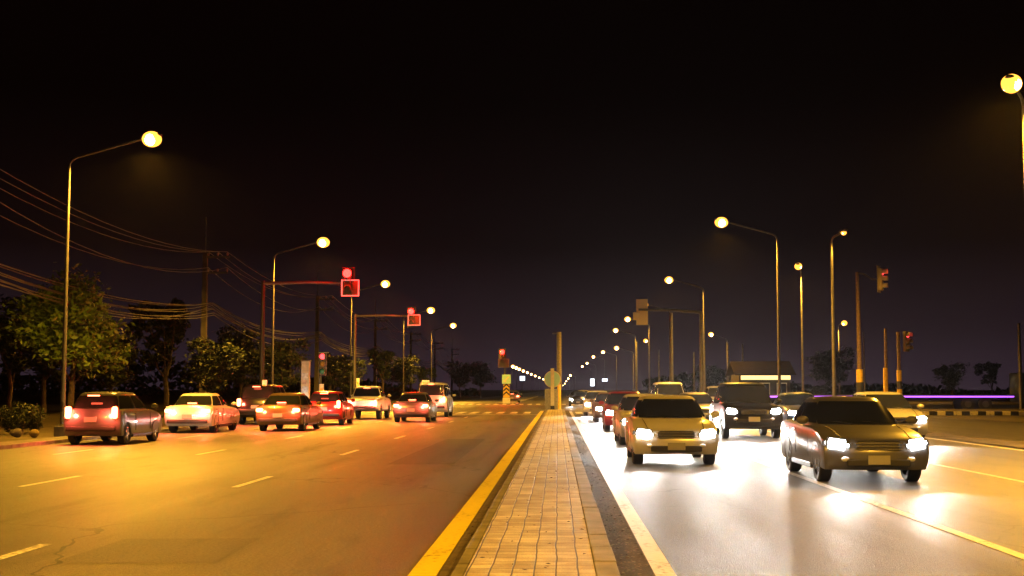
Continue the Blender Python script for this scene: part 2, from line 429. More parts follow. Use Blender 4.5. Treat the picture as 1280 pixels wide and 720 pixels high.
lamps_right = [
    (903, 278, 974.5, 65, 'tall street lamp with long bent arm, nearest whole one of the right row'),
    (837, 350, 881, 99, 'street lamp with bent arm just right of the overhead signal gantry'),
    (806, 381, 838, 128, 'street lamp whose light shows beside the back of the overhead signal'),
    (785, 399, 812, 157, 'fourth street lamp of the right row, just left of the overhead signal'),
    (770, 413, 795, 184, 'fifth street lamp of the right row, below and left of the signal back'),
    (771, 435, 792, 232, 'lower street lamp standing right below the fifth one of the right row'),
    (754, 440, 771, 289, 'distant street lamp, third from the far end of the right row'),
    (742, 446, 756, 330, 'distant street lamp, third brightest before the far cluster at right'),
    (734, 454, 745, 410, 'small distant street lamp in the right row, upper of the close pair'),
    (728, 458, 738, 470, 'small distant street lamp in the right row, lower of the close pair')]
for i, (px, py, pp, Y, lab) in enumerate(lamps_right):
    l = at(px, py, Y); b = at(pp, 487, Y)
    street_lamp((b.x, Y), l, lab, 'street lamps along the right carriageway', SODE if i < 7 else 0, detail=i < 6, lens=.34 if i < 2 else .40 if i < 5 else .46)
l = at(1265, 105, 35.6); street_lamp((at(1294, 487, 36.6).x, 36.8), l, 'brightest street lamp, cut by the right edge of the photo', 'street lamps along the right carriageway', SODE, lens=.33)
street_lamp((11.6, 2), (8.7, 2, 10.1), 'street lamp on the right verge abreast of the viewer, outside the view', 'street lamps along the right carriageway', SODE)
for px, py, pp, Y, lab in [
    (998, 333, 1008, 88, 'street lamp on straight pole between the bent-arm lamp and the tallest pole at right'),
    (1054, 291, 1049, 69, 'dim street lamp on the tallest thick pole in front of the roadside bush'),
    (1055, 404, 1052, 164, 'small bright street lamp seen beside the middle of the tallest thick pole'),
    (889, 418, 911, 197, 'small street lamp of the cross road, right of the signal gantry pole'),
    (807, 426, 813, 223, 'small street lamp of the cross road, under the signal gantry arm')]:
    l = at(px, py, Y); b = at(pp, 487, Y)
    street_lamp((b.x, Y + 1.2), l, lab, 'street lamps at the right of the junction', SODE * (.12 if Y == 69 else .8), rad=.085 if Y == 69 else .06, lens=.17 if Y == 69 else .3 if Y < 120 else .42)
# far chains, copies of one small lamp
def far_lamp(Y, x, side, label, group, src=[None]):
    if src[0] is None:
        src[0] = street_lamp((x, Y), (x + side * 3, Y, 10), label, group, 0, rad=.1, detail=False, lens=.75); o = src[0]
    else:
        o = copy_tree(src[0]); o.location = (x, Y, 0); o['label'] = label; o['group'] = group
    if side < 0: o.rotation_euler.z = R(180)
    return o
lab_l = 'far street lamp in the chain of lights from the median signal down to the horizon'
lab_r = 'far street lamp in the short slanting chain right of the round sign'
for k, px in enumerate((641, 645, 649, 654, 659, 664, 669, 674, 679, 684, 689)):
    py = 458 + (px - 641) * .42; Y = 8.5 * F / (487 - py); p = at(px, py, Y)
    far_lamp(Y, p.x - 3, 1, lab_l, 'far street lamps left of the vanishing point').location.z = p.z - 10
for k, (px, py) in enumerate(((713, 469), (710.5, 473), (708, 476.5), (706, 479.5), (704, 482))):
    Y = 8.5 * F / (487 - py); p = at(px, py, Y)
    far_lamp(Y, p.x + 3, -1, lab_r, 'far street lamps right of the vanishing point').location.z = p.z - 10

# ------------------------------------------------------------------ traffic signals
def signal_head(root, c, yaw, lit, s=1.0, board=True):
    """three lamp head facing local -Y turned by yaw"""
    T = Matrix.Translation(c) @ Matrix.Rotation(yaw, 4, 'Z') @ Matrix.Diagonal((s, s, s, 1))
    def mk(name, bm, m, par=root, sm=False):
        bm.transform(T); return make(name, bm, m, par, sm)
    if board:
        bm = bmesh.new(); bx(bm, (0, .10, 0), (.62, .03, 1.38), .01); mk('backing_board', bm, M_board)
    bm = bmesh.new(); bx(bm, (0, 0, 0), (.36, .2, 1.12), .03); h = mk('signal_housing', bm, M_board)
    for i, z in enumerate((.36, 0, -.36)):
        bm = bmesh.new(); on = lit and i == 0; rr_ = .2 if on and lit == 'bright' else .135
        ell(bm, (0, -.10 if rr_ < .15 else -.36, z), (rr_, .05, rr_), 16, 8)
        m = (E_red if lit == 'bright' else E_redweak) if on else (mat('red_lens_off', (.25, .03, .02), .25), M_off_amber, M_off_green)[i]
        mk('signal_lamp', bm, m, h, True)
        bm = bmesh.new()
        n = 14; rad = .16; a0 = R(-30); a1 = R(210)
        ring = [[(rad * math.cos(a0 + (a1 - a0) * k / n), y, z + rad * math.sin(a0 + (a1 - a0) * k / n)) for k in range(n + 1)] for y in (-.10, -.34)]
        inn = [[(x * .93, y, z + (w - z) * .93) for x, y, w in rr] for rr in ring]
        for a, b in ((ring[0], ring[1]), (inn[1], inn[0]), (ring[1], inn[1])):
            for k in range(n): quad(bm, (a[k], a[k + 1], b[k + 1], b[k]))
        bmesh.ops.remove_doubles(bm, verts=bm.verts[:], dist=.0005)
        mk('visor', bm, M_board, h)
    return h
M_board = mat('signal_case', (.07, .07, .065), .5)
M_board_y = mat('signal_case_pale', (.8, .72, .45), .5)

def timer_box(root, c, w, h, bright=1):
    bm = bmesh.new(); bx(bm, c, (w, .12, h), .015); t = make('timer_box', bm, M_blackp, root)
    x, y, z = c; b = .055
    bm = bmesh.new()
    for cc, ss in (((x, y - .075, z + h / 2 - b / 2), (w, .03, b)), ((x, y - .075, z - h / 2 + b / 2), (w, .03, b)), ((x - w / 2 + b / 2, y - .075, z), (b, .03, h - 2 * b)), ((x + w / 2 - b / 2, y - .075, z), (b, .03, h - 2 * b))):
        bx(bm, cc, ss)
    make('timer_rim', bm, E_led if bright else M_galv, t)

def gantry_signal(px_pole, px_lamp, py_arm, py_lamp, Y, label, px_arm0=None, polecol=None, rad=.11):
    b = at(px_pole, 487, Y); arm = at(px_lamp, py_arm, Y); lp = at(px_lamp, py_lamp, Y)
    root = empty('traffic_signal', (b.x, Y, 0)); tag(root, label, 'traffic signal', 'mast arm signals on the left')
    za = arm.z; dx = arm.x - b.x
    bm = bmesh.new(); tube(bm, [(0, 0, .05), (0, 0, za * .5), (0, 0, za + .12)], [rad * 1.2, rad, rad * .85], 12); make('mast', bm, polecol or M_galv, root, True)
    bm = bmesh.new(); tube(bm, [(0, 0, za), (dx * .5, 0, za + .04), (dx + .2, 0, za)], [rad * .8, rad * .65, rad * .5], 10); make('mast_arm', bm, M_galv, root, True)
    bm = bmesh.new(); bx(bm, (0, 0, .06), (.5, .5, .12), .02); make('footing', bm, M_conc, root)
    for k in range(4):
        bm = bmesh.new(); cyl(bm, (0, 0, .35 + k * .36), rad * 1.28, .36, n=14); make('warning_band', bm, (M_whitep, M_blackp)[k % 2], root, True)
    # the red lamp sits above the arm, the timer below it
    z0 = lp.z - .36
    signal_head(root, (dx + .05, -.02 - .22, z0), 0, 'bright')
    light('signal_light', 'POINT', (dx + .05, -.75, lp.z + .1), 1300, (1, .0, .0), .06, root)
    return root, dx, za
r1, dx, za = gantry_signal(327, 435, 354, 343, 60, 'dark mast arm signal glowing red, nearer of the two on the left', polecol=M_dark)
timer_box(r1, (dx + .18, -.38, za - .26), .84, .78)
r2, dx, za = gantry_signal(443, 514, 395, 390, 86, 'pale mast arm signal glowing red above the stopped cars, farther one on the left')
timer_box(r2, (dx + .25, -.38, za - .30), .84, .74)

# low signal with red arrow, left
def post_signal(px, py, Y, label, bands, headx=.0, yaw=0, hs=1.0, px_pole=None, lit='weak', lampz=None):
    b = at(px_pole or px, 487, Y); t = at(px, py, Y)
    root = empty('traffic_signal', (b.x, Y, 0)); tag(root, label, 'traffic signal')
    bm = bmesh.new(); tube(bm, [(0, 0, .02), (0, 0, t.z + .35)], .07, 12); make('post', bm, M_galv, root, True)
    z = .1
    for k, (h, mm) in enumerate(bands):
        bm = bmesh.new(); cyl(bm, (0, 0, z + h / 2), .105, h, n=14); make('warning_band', bm, mm, root, True); z += h
    signal_head(root, (t.x - b.x, -.12, t.z), yaw, lit, hs, board=False)
    bm = bmesh.new(); cyl(bm, (0, 0, .03), .2, .06, n=16); make('base_plate', bm, M_dark, root)
    return root
post_signal(404, 455, 62, 'low post signal with red arrow beside the pale pillar', [(.5, M_whitep), (.5, M_blackp)], px_pole=400)

# right hand signals
def right_signals():
    global M_board
    keep = M_board; M_board = M_board_y
    Y = 76
    b = at(1075, 487, Y); root = empty('traffic_signal', (b.x, Y, 0)); tag(root, 'high side-facing signal on bracket of brown pole, right island', 'traffic signal')
    t = at(1101, 349, Y); top = at(1074, 340, Y)
    bm = bmesh.new(); tube(bm, [(0, 0, .1), (0, 0, top.z * .5), (-.02, 0, top.z)], [.16, .13, .1], 12); make('mast', bm, mat('brown_pole', (.16, .11, .07), .7, noise=.3), root, True)
    dx = t.x - b.x
    bm = bmesh.new(); tube(bm, [(0, 0, top.z - .05), (dx * .35, 0, t.z + .28), (dx * .6, 0, t.z + .02), (dx - .15, 0, t.z)], .045, 8); make('bracket', bm, M_galv, root, True)
    signal_head(root, (dx, 0, t.z), R(62), 'weak', 1.15)
    for z0, z1, mm in ((.1, .9, M_blackp), (.9, 1.35, M_yelp), (1.35, 2.0, M_blackp), (2.0, 2.75, M_yelp)):
        bm = bmesh.new(); cyl(bm, (0, 0, (z0 + z1) / 2), .2, z1 - z0, n=16); make('warning_band', bm, mm, root, True)
    bm = bmesh.new(); bx(bm, (0, 0, .1), (.7, .7, .24), .03); make('footing', bm, M_conc, root)
    # lower post signal
    M_board = mat('signal_case_olive', (.14, .11, .06), .5)
    Y = 82.5
    b = at(1124.5, 487, Y); root = empty('traffic_signal', (b.x, Y, .17)); tag(root, 'low post signal with red arrow and two yellow bands, right island', 'traffic signal')
    t = at(1131, 427, Y)
    bm = bmesh.new(); tube(bm, [(0, 0, 0), (0, 0, t.z + .45)], .11, 12); make('post', bm, mat('brown_pole', (0, 0, 0)), root, True)
    for z0, z1, mm in ((.05, .9, M_blackp), (.9, 1.6, M_yelp), (1.6, 2.1, M_blackp), (2.1, 2.8, M_yelp)):
        bm = bmesh.new(); cyl(bm, (0, 0, (z0 + z1) / 2 - .17), .16, z1 - z0, n=16); make('warning_band', bm, mm, root, True)
    signal_head(root, (t.x - b.x + .06, -.14, t.z - .17), R(35), 'weak', 1.15, board=False)
    # plain post with one yellow sleeve
    b = at(1108.5, 487, 84); top = at(1108.5, 414, 84)
    root = empty('steel_post', (b.x, 84, .17)); tag(root, 'plain brown post with long yellow sleeve between the two right signals', 'post')
    bm = bmesh.new(); tube(bm, [(0, 0, 0), (0, 0, top.z)], [.12, .09], 12); make('shaft', bm, mat('brown_pole', (0, 0, 0)), root, True)
    bm = bmesh.new(); cyl(bm, (-.06, 0, 1.85), .15, 1.9, n=16); make('yellow_sleeve', bm, M_yelp, root, True)
    M_board = keep
right_signals()
# overhead gantry at right seen from behind
def overhead():
    global M_board
    keep = M_board; M_board = M_board_y
    Y = 82; b = at(877, 487, Y); a = at(803, 388, Y); root = empty('traffic_signal', (b.x, Y, 0))
    tag(root, 'overhead mast arm signal seen from its pale back, over the oncoming lanes', 'traffic signal')
    dx = a.x - b.x
    bm = bmesh.new(); tube(bm, [(0, 0, .05), (0, 0, a.z * .5), (0, 0, a.z - .08)], [.14, .12, .1], 12); make('mast', bm, M_galv, root, True)
    bm = bmesh.new(); tube(bm, [(0, 0, a.z - .12), (dx * .5, 0, a.z + .02), (dx - .25, 0, a.z + .05)], [.10, .09, .075], 10); make('mast_arm', bm, M_galv, root, True)
    signal_head(root, (dx, .2, a.z - .1), R(170), None, 1.2)
    bm = bmesh.new(); bx(bm, (dx - .42, .15, a.z - .35), (.34, .3, .5), .03); make('control_box', bm, M_board_y, root)
    bm = bmesh.new(); bx(bm, (0, 0, .06), (.5, .5, .12), .02); make('footing', bm, M_conc, root)
    M_board = keep
overhead()
# thick bare pole in front of it
b = at(839.5, 487, 92); t = at(839.5, 391, 92)
o = empty('steel_post', (b.x, 92, 0)); tag(o, 'thick bare grey post under the overhead signal arm', 'post')
bm = bmesh.new(); tube(bm, [(0, 0, 0), (0, 0, t.z)], [.16, .13], 12); make('shaft', bm, M_galv, o, True)
bm = bmesh.new(); bx(bm, (0, 0, .08), (.6, .6, .16), .03); make('footing', bm, M_conc, o)
for px, py, Y, r, lab in ((911, 428, 150, .08, 'thin grey post right of the gantry pole'), (929, 430, 140, .11, 'faint thin post farther right of the gantry pole'), (824, 437, 170, .10, 'thin grey post under the gantry arm near its middle'), (868, 440, 160, .10, 'faint post just left of the gantry pole'), (1081, 415, 110, .07, 'slender grey post between the two island poles'), (1276, 405, 95, .14, 'dark post at the right edge of the photo'), (796, 427, 130, .09, 'short slim post left of the small cross road lamp')):
    b = at(px, 487, Y); t = at(px, py, Y)
    o = empty('steel_post', (b.x, Y, 0)); tag(o, lab, 'post')
    bm = bmesh.new(); tube(bm, [(0, 0, 0), (0, 0, t.z)], [r, r * .8], 10); make('shaft', bm, M_galv, o, True)
    bm = bmesh.new(); ell(bm, (0, 0, t.z), (r, r, r * .5), 10, 6); make('cap', bm, M_dark, o, True)

# ------------------------------------------------------------------ median furniture
def round_sign():
    Y = 94; p = at(690.5, 474, Y); root = empty('keep_left_sign', (p.x, Y, .12)); tag(root, 'round pale blue sign on white post at the tip of the paved median', 'road sign')
    bm = bmesh.new(); bx(bm, (0, 0, 1.55), (.26, .10, 2.9), .02); make('post', bm, M_whitep, root)
    bm = bmesh.new(); cyl(bm, (0, .10, p.z - .12), .62, .04, 'Y', 40); d = make('disc', bm, M_teal, root, True)
    bm = bmesh.new()
    n = 40
    for k in range(n):
        a, b = 2 * math.pi * k / n, 2 * math.pi * (k + 1) / n
        quad(bm, [(r * math.cos(t), .074, p.z - .12 + r * math.sin(t)) for r, t in ((.62, a), (.62, b), (.56, b), (.56, a))])
    make('rim', bm, M_whitep, d)
    bm = bmesh.new(); bx(bm, (-.08, .3, .75), (.95, .3, 1.5), .04); make('reflector_board', bm, mat('board_grey', (.35, .36, .36), .6, noise=.2), root)
    bm = bmesh.new(); bx(bm, (0, -.06, .14), (.3, .06, .26), .01); make('foot_band', bm, M_blackp, root)
round_sign()
Y = 104; b = at(699, 487, Y); t = at(699, 415, Y)
o = empty('concrete_pole', (b.x, Y, 0)); tag(o, 'thick dark concrete pole with yellow painted foot behind the round sign', 'pole')
bm = bmesh.new(); tube(bm, [(0, 0, 2.0), (0, 0, t.z)], [.2, .19], 12); make('shaft', bm, mat('olive_pole', (.14, .12, .06), .8, noise=.3), o, True)
bm = bmesh.new(); tube(bm, [(0, 0, 0), (0, 0, 2.0)], [.15, .15], 12); make('yellow_foot', bm, M_yelp, o, True)
bm = bmesh.new(); tube(bm, [(0, 0, t.z - .1), (-.55, 0, t.z - .12)], .05, 8); make('crossbar', bm, M_galv, o, True)

Y = 141
def far_signal():
    b = at(631, 487, Y); lp = at(628, 440, Y); root = empty('traffic_signal', (b.x, Y, .12)); tag(root, 'red signal with timer on the far median beyond the junction', 'traffic signal')
    bm = bmesh.new(); tube(bm, [(0, 0, 0), (0, 0, lp.z + .2)], .09, 10); make('post', bm, M_galv, root, True)
    signal_head(root, (lp.x - b.x, -.2, lp.z - .6), 0, 'bright', 1.25)
    light('signal_light', 'POINT', (lp.x - b.x, -.75, lp.z - .12), 1300, (1, .0, .0), .06, root)
    timer_box(root, (lp.x - b.x + .15, -.4, lp.z - 1.35), 1.2, .95, 0)
    bm = bmesh.new(); bx(bm, (0, 0, .05), (.5, .5, .3), .03); make('footing', bm, M_conc, root)
far_signal()
p = at(633, 474, Y - 1); o = empty('direction_sign', (p.x, Y - 1, .12)); tag(o, 'pale blue square sign with white arrow under the far red signal', 'road sign')
bm = bmesh.new(); bx(bm, (0, 0, p.z - .12), (.95, .05, 1.0), .01); bd = make('panel', bm, mat('sign_pale_blue', (.4, .75, .9), .5), o)
bm = bmesh.new(); z = p.z - .12
bm2 = bm; f = bm.faces.new([bm.verts.new((x, -.032, z + w)) for x, w in ((-.30, -.32), (.02, -.30), (-.09, -.19), (.30, .22), (.20, .32), (-.19, -.08), (-.30, .02))]); make('arrow', bm, M_whitep, bd)
bm = bmesh.new(); tube(bm, [(0, .06, 0), (0, .06, z + .45)], .05, 8); make('post', bm, M_galv, o, True)
# hazard marker
p = at(633, 490, Y - 2); o = empty('hazard_marker', (p.x, Y - 2, .12)); tag(o, 'yellow and black chevron marker board on white footing at far median tip', 'marker')
bm = bmesh.new(); bx(bm, (0, 0, .25), (.8, .5, .62), .04); make('footing', bm, M_whitep, o)
bm = bmesh.new(); bx(bm, (0, 0, 1.3), (.7, .05, 1.4), .01); bd = make('board', bm, M_yelp, o)
bm = bmesh.new()
for k in range(3):
    z = .78 + k * .42
    for s in (-1, 1):
        quad(bm, [(0, -.03, z + .3), (0, -.03, z + .5), (s * .34, -.03, z + .2), (s * .34, -.03, z)])
make('chevron', bm, M_blackp, bd)

# ------------------------------------------------------------------ left verge furniture
p = at(382, 453, 64); b = at(382, 487, 64)
o = empty('notice_pillar', (b.x, 64, .05)); tag(o, 'square pale concrete pillar with torn posters beside the low red arrow signal', 'pillar')
bm = bmesh.new(); bx(bm, (0, 0, p.z / 2), (.40, .36, p.z), .02); s_ = make('shaft', bm, mat('pale_pillar', (.6, .52, .4), .8, noise=.25, nscale=4), o)
for z, w, h, c in ((p.z - .75, .30, .34, (.6, .6, .62)), (p.z - 1.4, .27, .30, (.55, .6, .75)), (p.z - 1.05, .22, .2, (.6, .45, .4))):
    bm = bmesh.new(); bx(bm, (random.uniform(-.03, .03), -.186, z), (w, .008, h)); make('poster', bm, mat('poster%.2f' % z, c, .7, noise=.3, nscale=9), s_)
bm = bmesh.new(); bx(bm, (0, 0, p.z + .03), (.46, .42, .06), .01); make('cap', bm, M_conc, o)
for px, py, Y, lab in ((327, 475, 58, 'short white kilometre post at the foot of the dark signal mast'), (398, 480, 61, 'short white post beside the pale pillar'), (444, 473, 82, 'short bright post at the foot of the farther signal mast')):
    b = at(px, 487, Y); t = at(px, py, Y)
    o = empty('marker_post', (b.x + .25, Y - .5, 0)); tag(o, lab, 'marker post')
    bm = bmesh.new(); bx(bm, (0, 0, t.z / 2), (.2, .16, t.z), .02); make('shaft', bm, M_whitep, o)
    bm = bmesh.new(); bx(bm, (0, -.085, t.z - .3), (.12, .012, .18)); make('reflector', bm, M_yelp, o)
# low railing and blocks
def railing():
    y = 46.0; x0, x1 = at(95, 487, y).x, at(172, 487, y).x
    o = empty('low_railing', ((x0 + x1) / 2, y, 0)); tag(o, 'low grey pipe railing behind the concrete block on the left verge', 'railing')
    L = x1 - x0
    bm = bmesh.new(); tube(bm, [(-L / 2, 0, .72), (L / 2, 0, .7)], .035, 8); make('rail', bm, M_galv, o, True)
    bm = bmesh.new(); tube(bm, [(-L / 2, 0, .38), (L / 2, 0, .37)], .03, 8); make('rail', bm, M_galv, o, True)
    for k in range(6):
        bm = bmesh.new(); tube(bm, [(-L / 2 + L * k / 5, 0, -.02), (-L / 2 + L * k / 5, 0, .76)], .035, 8); make('post', bm, M_galv, o, True)
railing()
p = at(140, 548, 43)
bm = bmesh.new(); bx(bm, (0, 0, .18), (.62, .35, .38), .04); o = make('concrete_block', bm, mat('block', (.4, .36, .28), .9, noise=.4, nscale=6, bump=.5)); o.location = (p.x, 42.6, .05); tag(o, 'rough pale concrete block on the left kerb in front of the low railing', 'block')
for k, (px, s, c, lab) in enumerate(((13, .2, (.06, .05, .045), 'grey stone near the left edge of the photo'), (36, .17, (.14, .1, .03), 'yellowish stone left of the nearest lamp pole'), (158, .16, (.1, .09, .08), 'small stone right of the concrete block'))):
    bm = bmesh.new(); bmesh.ops.create_icosphere(bm, subdivisions=3, radius=s)
    for v in bm.verts: v.co = v.co * (1 + .25 * math.sin(v.co.x * 13 + k) * math.cos(v.co.y * 11) + random.uniform(-.03, .03)); v.co.z *= .7
    o = make('stone', bm, mat('stone%d' % k, c, .9, noise=.3, nscale=8), smooth=False); q = at(px, 540, 42); o.location = (q.x, 42.4, s * .5 + .03); tag(o, lab, 'stone')

# ------------------------------------------------------------------ power poles and cables
POLX = -22.3
pole_y = [42, 80, 118, 156, 194, 232, 270]
def power_pole(Y, label, h=10.2):
    o = empty('power_pole', (POLX, Y, 0)); tag(o, label, 'power pole', 'concrete power poles along the left verge')
    bm = bmesh.new(); k = .19
    vs = []
    for z, r in ((-.1, .2), (h, .13)): vs.append([bm.verts.new((x * r, y * r, z)) for x, y in ((-1, -1), (1, -1), (1, 1), (-1, 1))])
    for i in range(4): bm.faces.new((vs[0][i], vs[0][(i + 1) % 4], vs[1][(i + 1) % 4], vs[1][i]))
    bm.faces.new(vs[1]); bm.faces.new(vs[0][::-1])
    make('shaft', bm, M_pole, o)
    for z in (h - .25, h - 1.25):
        bm = bmesh.new(); bx(bm, (.75, 0, z), (1.7 - (h - z) * .25, .12, .12), .01); ca = make('crossarm', bm, M_pole, o)
        for x in (.2, .8, 1.4):
            bm = bmesh.new(); cyl(bm, (x, 0, z + .16), .05, .2, n=10); cyl(bm, (x, 0, z + .16), .08, .03, n=10); cyl(bm, (x, 0, z + .22), .075, .03, n=10)
            make('insulator', bm, mat('porcelain', (.3, .15, .1), .3), ca, True)
    bm = bmesh.new(); tube(bm, [(0, 0, h), (0, 0, h + 2.3)], .035, 6); make('lightning_rod', bm, M_galv, o, True)
    return o
names = ['power pole outside the view to the left', 'nearest power pole, faint, with a thin rod above the trees', 'power pole with two brackets behind the pale pillar', 'power pole between the two red mast signals', 'power pole under the farther red mast signal', 'power pole with brackets near the silver van', 'most distant power pole, left of the far median signal']
for Y, nm in zip(pole_y, names): power_pole(Y, nm)
def cable(x, z, sag, r, label, group, wob=0, dz=0):
    bm = bmesh.new(); pts = []
    for i in range(len(pole_y) - 1):
        y0, y1 = pole_y[i], pole_y[i + 1]; s = sag * random.uniform(.8, 1.25)
        for k in range(12):
            t = k / 12; pts.append((x + wob * math.sin(i * 2.1 + t * 6.28), y0 + (y1 - y0) * t, z - 4 * s * t * (1 - t) + dz * math.sin(i * 1.7)))
    pts.append((x, pole_y[-1], z))
    tube(bm, pts, r, 6, False)
    o = make('power_cable', bm, M_cable, smooth=True); tag(o, label, 'cable', group)
for x, z in ((.2, 10.27), (.8, 10.27), (1.4, 10.27)): cable(POLX + x, z, 1.0, .016, 'thin high power cable on the upper crossarms of the poles', 'upper power cables')
for x, z in ((.2, 9.27), (1.4, 9.27)): cable(POLX + x, z, 1.25, .018, 'power cable on the lower crossarms of the poles', 'lower power cables')
for k in range(9):
    cable(POLX + .28 + random.uniform(0, .25), 6.6 + random.uniform(-.5, .5), 1.0 + random.uniform(-.25, .5), random.uniform(.018, .03), 'sagging communication cable in the tangled bundle below the power lines', 'bundled communication cables', .12, .1)

# ------------------------------------------------------------------ trees
def leaf_mesh(name, crown, n_clump, n_leaf, leafsize, seed, m, gap=.35):
    """crown: list of (centre, radii) lobes; leaves gather in clumps at and inside the lobes' surface"""
    rnd = random.Random(seed); vs = []; fs = []
    for _ in range(n_clump):
        c, r = rnd.choice(crown)
        while True:
            d = Vector((rnd.gauss(0, 1), rnd.gauss(0, 1), rnd.gauss(0, 1)))
            if d.length > .1: break
        d.normalize(); q = rnd.uniform(.45, 1.08)
        cc = Vector(c) + Vector((d.x * r[0], d.y * r[1], d.z * r[2])) * q
        cs = rnd.uniform(.22, .5) * min(r) * .75
        for _ in range(n_leaf):
            p = cc + Vector((rnd.gauss(0, cs), rnd.gauss(0, cs), rnd.gauss(0, cs * .65)))
            a = Vector((rnd.gauss(0, 1), rnd.gauss(0, 1), rnd.gauss(0, .5) - .35)).normalized()
            b = a.cross(Vector((rnd.gauss(0, 1), rnd.gauss(0, 1), rnd.gauss(0, 1)))).normalized()
            s = leafsize * rnd.uniform(.6, 1.3); i = len(vs)
            vs += [p - a * s, p + b * s * .42, p + a * s, p - b * s * .42]; fs.append((i, i + 1, i + 2, i + 3))
    me = bpy.data.meshes.new(name); me.from_pydata([tuple(v) for v in vs], [], fs); me.materials.append(m); return me
def tree_mesh(seed, h, w, m, kind='round', leaf=.13, nc=170, nl=32):
    rnd = random.Random(seed); lobes = []
    if kind == 'round':
        for _ in range(9):
            a = rnd.uniform(0, 6.28); q = rnd.uniform(0, .55)
            lobes.append(((math.cos(a) * w * q, math.sin(a) * w * q, h * rnd.uniform(.42, .82)), (w * rnd.uniform(.3, .5), w * rnd.uniform(.3, .5), h * rnd.uniform(.12, .22))))
    elif kind == 'airy':
        for _ in range(11):
            a = rnd.uniform(0, 6.28); q = rnd.uniform(.1, .8)
            lobes.append(((math.cos(a) * w * q, math.sin(a) * w * q, h * rnd.uniform(.4, .95)), (w * rnd.uniform(.15, .35), w * rnd.uniform(.15, .35), h * rnd.uniform(.06, .14))))
    else:
        for _ in range(6):
            a = rnd.uniform(0, 6.28); q = rnd.uniform(0, .6)
            lobes.append(((math.cos(a) * w * q, math.sin(a) * w * q, h * rnd.uniform(.2, .75)), (w * rnd.uniform(.3, .5), w * rnd.uniform(.3, .5), h * rnd.uniform(.18, .3))))
    crown = leaf_mesh('crown', lobes, nc, nl, leaf, seed, m)
    bm = bmesh.new(); pts = [Vector((0, 0, -.1))]
    for k in range(1, 6): pts.append(Vector((rnd.uniform(-.12, .12) * k * .4, rnd.uniform(-.12, .12) * k * .4, h * .13 * k)))
    r0 = .03 * h * .8; tube(bm, pts, [r0 * (1 - .13 * k) for k in range(6)], 9)
    for c, r in lobes:
        s = pts[rnd.randint(2, 4)]; e = Vector(c); mid = s.lerp(e, .5) + Vector((0, 0, -.12 * h * .3))
        tube(bm, [s, mid, e], [r0 * .42, r0 * .26, r0 * .08], 6)
    me = bpy.data.meshes.new('trunk'); bm.to_mesh(me); bm.free(); me.materials.append(M_wood)
    return crown, me
TM = [tree_mesh(3, 7.3, 3.2, M_leaf, 'round', .16, 330, 34), tree_mesh(5, 8, 3.4, M_leaf_unlit, 'round', .22, 200, 30), tree_mesh(9, 8, 3.0, M_leaf_unlit, 'airy', .2, 170, 28), tree_mesh(12, 3, 2.4, M_leaf_unlit, 'bush', .14, 120, 28)]
def tree(px, Y, kind, s, rz, label, name='tree', group=None, x=None, sz=None):
    X = at(px, 487, Y).x if x is None else x
    o = empty(name, (X, Y, 0), rz); o.scale = (s, s, sz or s); tag(o, label, 'tree' if name == 'tree' else 'bush', group)
    cr, tr = TM[kind]
    link('crown', cr, o); link('trunk', tr, o)
    return o
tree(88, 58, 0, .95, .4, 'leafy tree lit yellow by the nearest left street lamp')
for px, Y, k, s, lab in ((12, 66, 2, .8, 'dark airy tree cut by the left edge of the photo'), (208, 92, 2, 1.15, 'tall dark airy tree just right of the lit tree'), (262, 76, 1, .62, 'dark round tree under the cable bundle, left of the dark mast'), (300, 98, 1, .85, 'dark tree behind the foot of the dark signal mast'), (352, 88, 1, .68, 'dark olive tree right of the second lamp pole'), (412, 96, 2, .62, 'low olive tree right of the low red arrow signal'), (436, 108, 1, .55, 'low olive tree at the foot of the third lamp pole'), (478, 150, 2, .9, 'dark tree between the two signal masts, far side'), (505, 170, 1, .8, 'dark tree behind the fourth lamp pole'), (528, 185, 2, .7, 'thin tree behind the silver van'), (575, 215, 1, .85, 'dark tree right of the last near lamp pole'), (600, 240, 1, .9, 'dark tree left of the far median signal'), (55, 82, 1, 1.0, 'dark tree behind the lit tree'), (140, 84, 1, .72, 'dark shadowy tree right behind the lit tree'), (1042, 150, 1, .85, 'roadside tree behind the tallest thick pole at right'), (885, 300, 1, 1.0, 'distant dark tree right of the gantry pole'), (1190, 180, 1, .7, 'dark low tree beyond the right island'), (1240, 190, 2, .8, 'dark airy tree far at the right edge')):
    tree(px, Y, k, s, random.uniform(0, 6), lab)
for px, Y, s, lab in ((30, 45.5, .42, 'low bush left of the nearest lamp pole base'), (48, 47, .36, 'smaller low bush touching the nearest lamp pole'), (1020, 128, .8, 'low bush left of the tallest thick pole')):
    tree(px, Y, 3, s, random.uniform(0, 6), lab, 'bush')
# far off wood along the horizon: one mass
def far_wood(name, rng, hgt, seed, Y0, Y1, lab_m):
    rnd = random.Random(seed); vs = []; fs = []
    for _ in range(9000):
        x = rnd.uniform(*rng); y = rnd.uniform(Y0, Y1); hh = hgt * (.6 + .35 * math.sin(x * .045) + .2 * math.sin(x * .13 + 2))
        p = Vector((x, y, rnd.uniform(0, 1) ** .8 * hh))
        a = Vector((rnd.gauss(0, 1), rnd.gauss(0, 1), rnd.gauss(0, 1))).normalized(); b = a.cross(Vector((rnd.gauss(0, 1), rnd.gauss(0, 1), rnd.gauss(0, 1)))).normalized()
        s = rnd.uniform(.5, 1.1); i = len(vs); vs += [p - a * s, p + b * s * .6, p + a * s, p - b * s * .6]; fs.append((i, i + 1, i + 2, i + 3))
    me = bpy.data.meshes.new(name); me.from_pydata([tuple(v) for v in vs], [], fs); me.materials.append(M_leaf_unlit)
    o = link(name, me); o['kind'] = 'stuff'; return o
